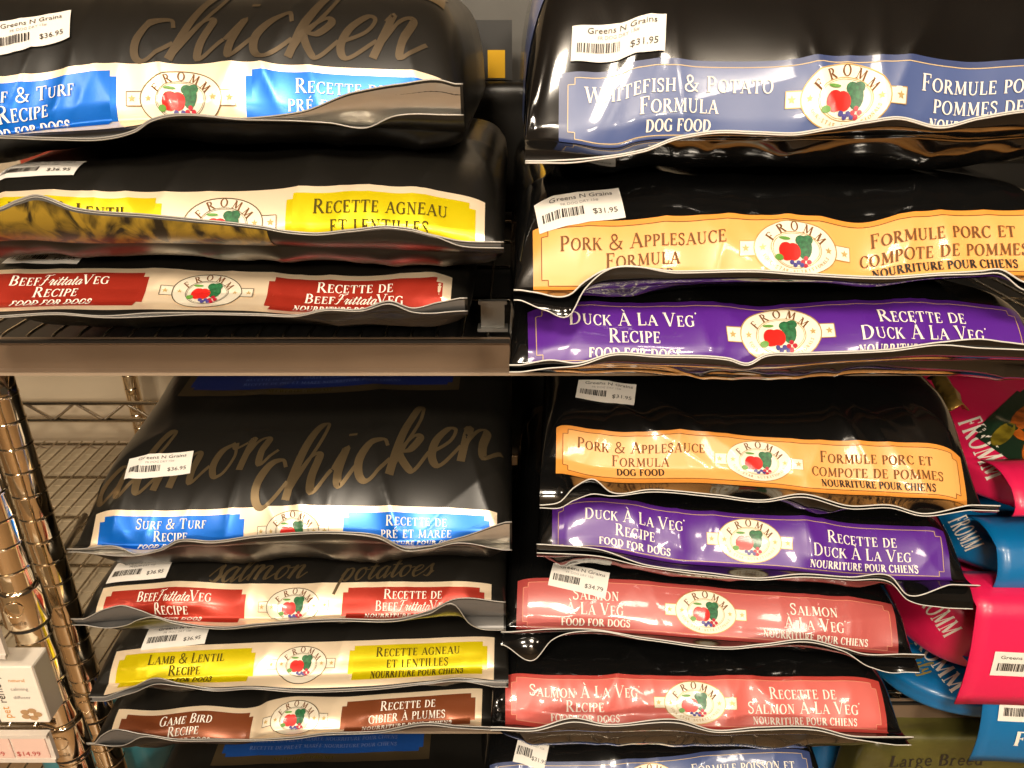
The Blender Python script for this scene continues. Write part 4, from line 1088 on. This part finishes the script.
M_card = mat('white_card', (.80, .73, .63), .5); M_cardside = mat('grey_card', (.40, .36, .32), .5)
def remedy_box(x1, w, h, label, txt=True):
    y0, y1 = YL + .006, YL + .030; x0 = x1 - w; z0, z1 = zl + .001, zl + .001 + h
    t = tag(empty('remedy_box', ((x0 + x1) / 2, (y0 + y1) / 2, z0)), label, 'box', 'white remedy boxes'); og = np.array(t.location)
    m = MB(); m.box(x0, x1, y0, y1, z0, z1); o = m.build('carton_body', M_card, t, og, smooth=False)
    bv = o.modifiers.new('b', 'BEVEL'); bv.width = .0012; bv.segments = 2
    m = MB(); m.box(x1 - .0005, x1 + .0006, y0 + .002, y1 - .002, z0 + .002, z1 - .002); m.build('side_panel', M_cardside, t, og, smooth=False)
    def wr(nm, s_, hgt, xx, zz, mt, up=True):
        v, f, wd = sans_text(s_, hgt)
        V = np.stack([xx - v[:, 1], np.full(len(v), y0 - .0004), zz + v[:, 0]], 1) if up else np.stack([xx + v[:, 0], np.full(len(v), y0 - .0004), zz + v[:, 1]], 1)
        m = MB(); m.add(V, f); m.build(nm, mt, t, og)
    orange = mat('orange_ink', (.62, .28, .05), .5)
    wr('lettering', 'pet', .0075, x0 + .0125, z0 + h * .20, orange); wr('lettering', 'remedy', .0075, x0 + .0125, z0 + h * .62, M_dark_ink)
    for i, (tx, mt) in enumerate((('natural', orange), ('calming', M_grey_ink), ('diffuser', M_grey_ink))): wr('small_lettering', tx, .0036, x0 + w * .62, z0 + h * (.74 - .15 * i), mt, False)
    parts = []
    for i in range(5):
        a = 2 * math.pi * i / 5; parts.append(disc(.006 * math.cos(a), .0045 * math.sin(a), .004, .003, 1, 10))
    v, f = merge(parts); m = MB(); m.add(np.stack([v[:, 0] + x0 + w * .68, np.full(len(v), y0 - .0005), v[:, 1] + z0 + h * .16], 1), f); m.build('flower_print', mat('tan_print', (.42, .25, .12), .5), t, og)
remedy_box(xr - .003, .044, .066, 'white remedy box nearest the chrome post')
remedy_box(xr - .050, .044, .066, 'white remedy box at the left edge of the picture')
# upper shelf of that unit
zu = px(10, 612, .53)[2] + .012
m = MB(); xe = px(-2, 620, .50)[0]
t = tag(empty('price_rail', (xe - .1, .50, zu - .03)), 'pale price rail end beside the upper stamped collar', 'price rail'); og = np.array(t.location)
m.box(-.75, xe, .496, .50, zu - .030, zu); m.box(-.75, xe, .494, .497, zu - .031, zu - .028); m.build('rail_body', MATS['white_plastic'], t, og, smooth=False)

# blue side panel of the topmost whitefish bag
b = UR[2]
bodyo = [c for c in b.root.children if c.name.startswith('bag_body')][0]
o = px(527, 45, b.Yf + .07)
sp = ray_print('side_panel', rect(-.03, .03, -.05, .045), bodyo, b.org, b.root, o, (.2, -1, 0), (0, 0, 1), (1, .55, 0), STY['fish']['inn'], .0007)

wire_shelf('wire_shelf', -.98, 1.0, .50, 1.205, Z_B, 'chrome wire shelf at the bottom under the lowest bags')
# prices
price_sticker(UL[2], 30, 34, '$36.95', math.radians(6))
price_sticker(UL[1], 40, 169, '$36.95', 0, h=.024)
price_sticker(UL[0], 48, 258, '$36.95', math.radians(-3), h=.024)
price_sticker(UR[2], 618, 43, '$31.95', math.radians(-3), w=.060, h=.023)
price_sticker(UR[1], 580, 208, '$31.95', math.radians(7), w=.060)
price_sticker(LR[3], 606, 392, '$31.95', math.radians(-8), w=.054)
price_sticker(LR[1], 579, 579, '$34.79', math.radians(-12), w=.056)
price_sticker(LL[3], 160, 466, '$36.95', math.radians(7))
price_sticker(LL[2], 142, 570, '$36.95', 0)
price_sticker(LL[1], 177, 636, '$36.95', math.radians(3), w=.062)
price_sticker(BR, 532, 750, '$31.95', math.radians(-15), w=.036, h=.034)
# script on the film
script_on(UL[2], 270, 56, 'chicken', .035, math.radians(2), wmax=.17, m=mat('shaded_gold_print', (.085, .060, .034), .4, .6))  # same gold print as below, the dimmer light put into its colour
script_on(LL[3], 374, 478, 'chicken', .040, math.radians(14))
script_on(LL[3], 170, 488, 'salmon', .034, math.radians(12))
script_on(LL[2], 385, 578, 'potatoes', .014, math.radians(4))
script_on(LL[2], 200, 578, 'lentils', .016, math.radians(4)) if False else None
script_on(LL[2], 255, 580, 'salmon', .016, math.radians(4))

# text panels on the bags' upper faces
M_panel_blue = mat('panel_blue', (.012, .022, .13), .4, .1, .2, .2)
def text_panel(b, c, r, w, h, lines=3, blue=M_panel_blue, ang=0.0):
    x, s_ = b.locate(c, r)
    pn = b.put('text_panel', rect(-w / 2, w / 2, 0, h), M_goldprint, x, s_, .0006, ang=ang)
    b.put('panel_field', notched(-w / 2 + .008, w / 2 - .008, .012, h - .004, .005), blue, x, s_, .0009, pn, ang)
    v, f, _ = serif_text('NET WT 12 LBS / POIDS NET'.replace('/', '-').replace('1', 'I').replace('2', 'I'), .0042)
    b.put('panel_lettering', (v + [-.02, .004], f), M_olive_ink, x, s_, .0011, pn, ang)
    tx = []
    for i in range(lines):
        v, f, wd = serif_text('recette de pré et marée nourriture pour chiens', .0050, 1.0)
        v = v * np.array([min(1, (w - .03) / wd), 1]); tx.append((v + [0, .020 + .010 * i], f))
    v, f = merge(tx); b.put('panel_lettering', (v, f), mat('panel_ink', (.10, .14, .32), .5), x, s_, .0012, pn, ang)
text_panel(LL[3], 318, 394, .30, .10)
text_panel(UL[2], 340, -4, .15, .06)
text_panel(BL, 320, 762, .25, .075, 4, mat('panel_bright_blue', (.01, .06, .26), .4, .2, .2, .2), math.radians(2))
# sketch print on the folded-up seam of the middle upper left bag
m = bpy.data.materials.new('straw_sketch_print'); m.use_nodes = True; nt = m.node_tree; bs = nt.nodes['Principled BSDF']
tc = nt.nodes.new('ShaderNodeTexCoord'); mp = nt.nodes.new('ShaderNodeMapping'); mp.inputs['Rotation'].default_value = (0, .6, 0); mp.inputs['Scale'].default_value = (1, 1, .35)
nz = nt.nodes.new('ShaderNodeTexNoise'); nz.inputs['Scale'].default_value = 55; nz.inputs['Detail'].default_value = 6; nz.inputs['Distortion'].default_value = 1.5
rp = nt.nodes.new('ShaderNodeValToRGB'); rp.color_ramp.elements[0].position = .42; rp.color_ramp.elements[1].position = .62
rp.color_ramp.elements[0].color = (.015, .011, .006, 1); rp.color_ramp.elements[1].color = (.30, .19, .02, 1)
nt.links.new(tc.outputs['Object'], mp.inputs['Vector']); nt.links.new(mp.outputs['Vector'], nz.inputs['Vector']); nt.links.new(nz.outputs['Fac'], rp.inputs['Fac']); nt.links.new(rp.outputs['Color'], bs.inputs['Base Color'])
bs.inputs['Roughness'].default_value = .35
b = UL[1]
b.put('seam_print', rect(-b.W / 2 * .97, .04, -b.fin * .96, -.001, .003), m, off=.0006, sheet=-1)
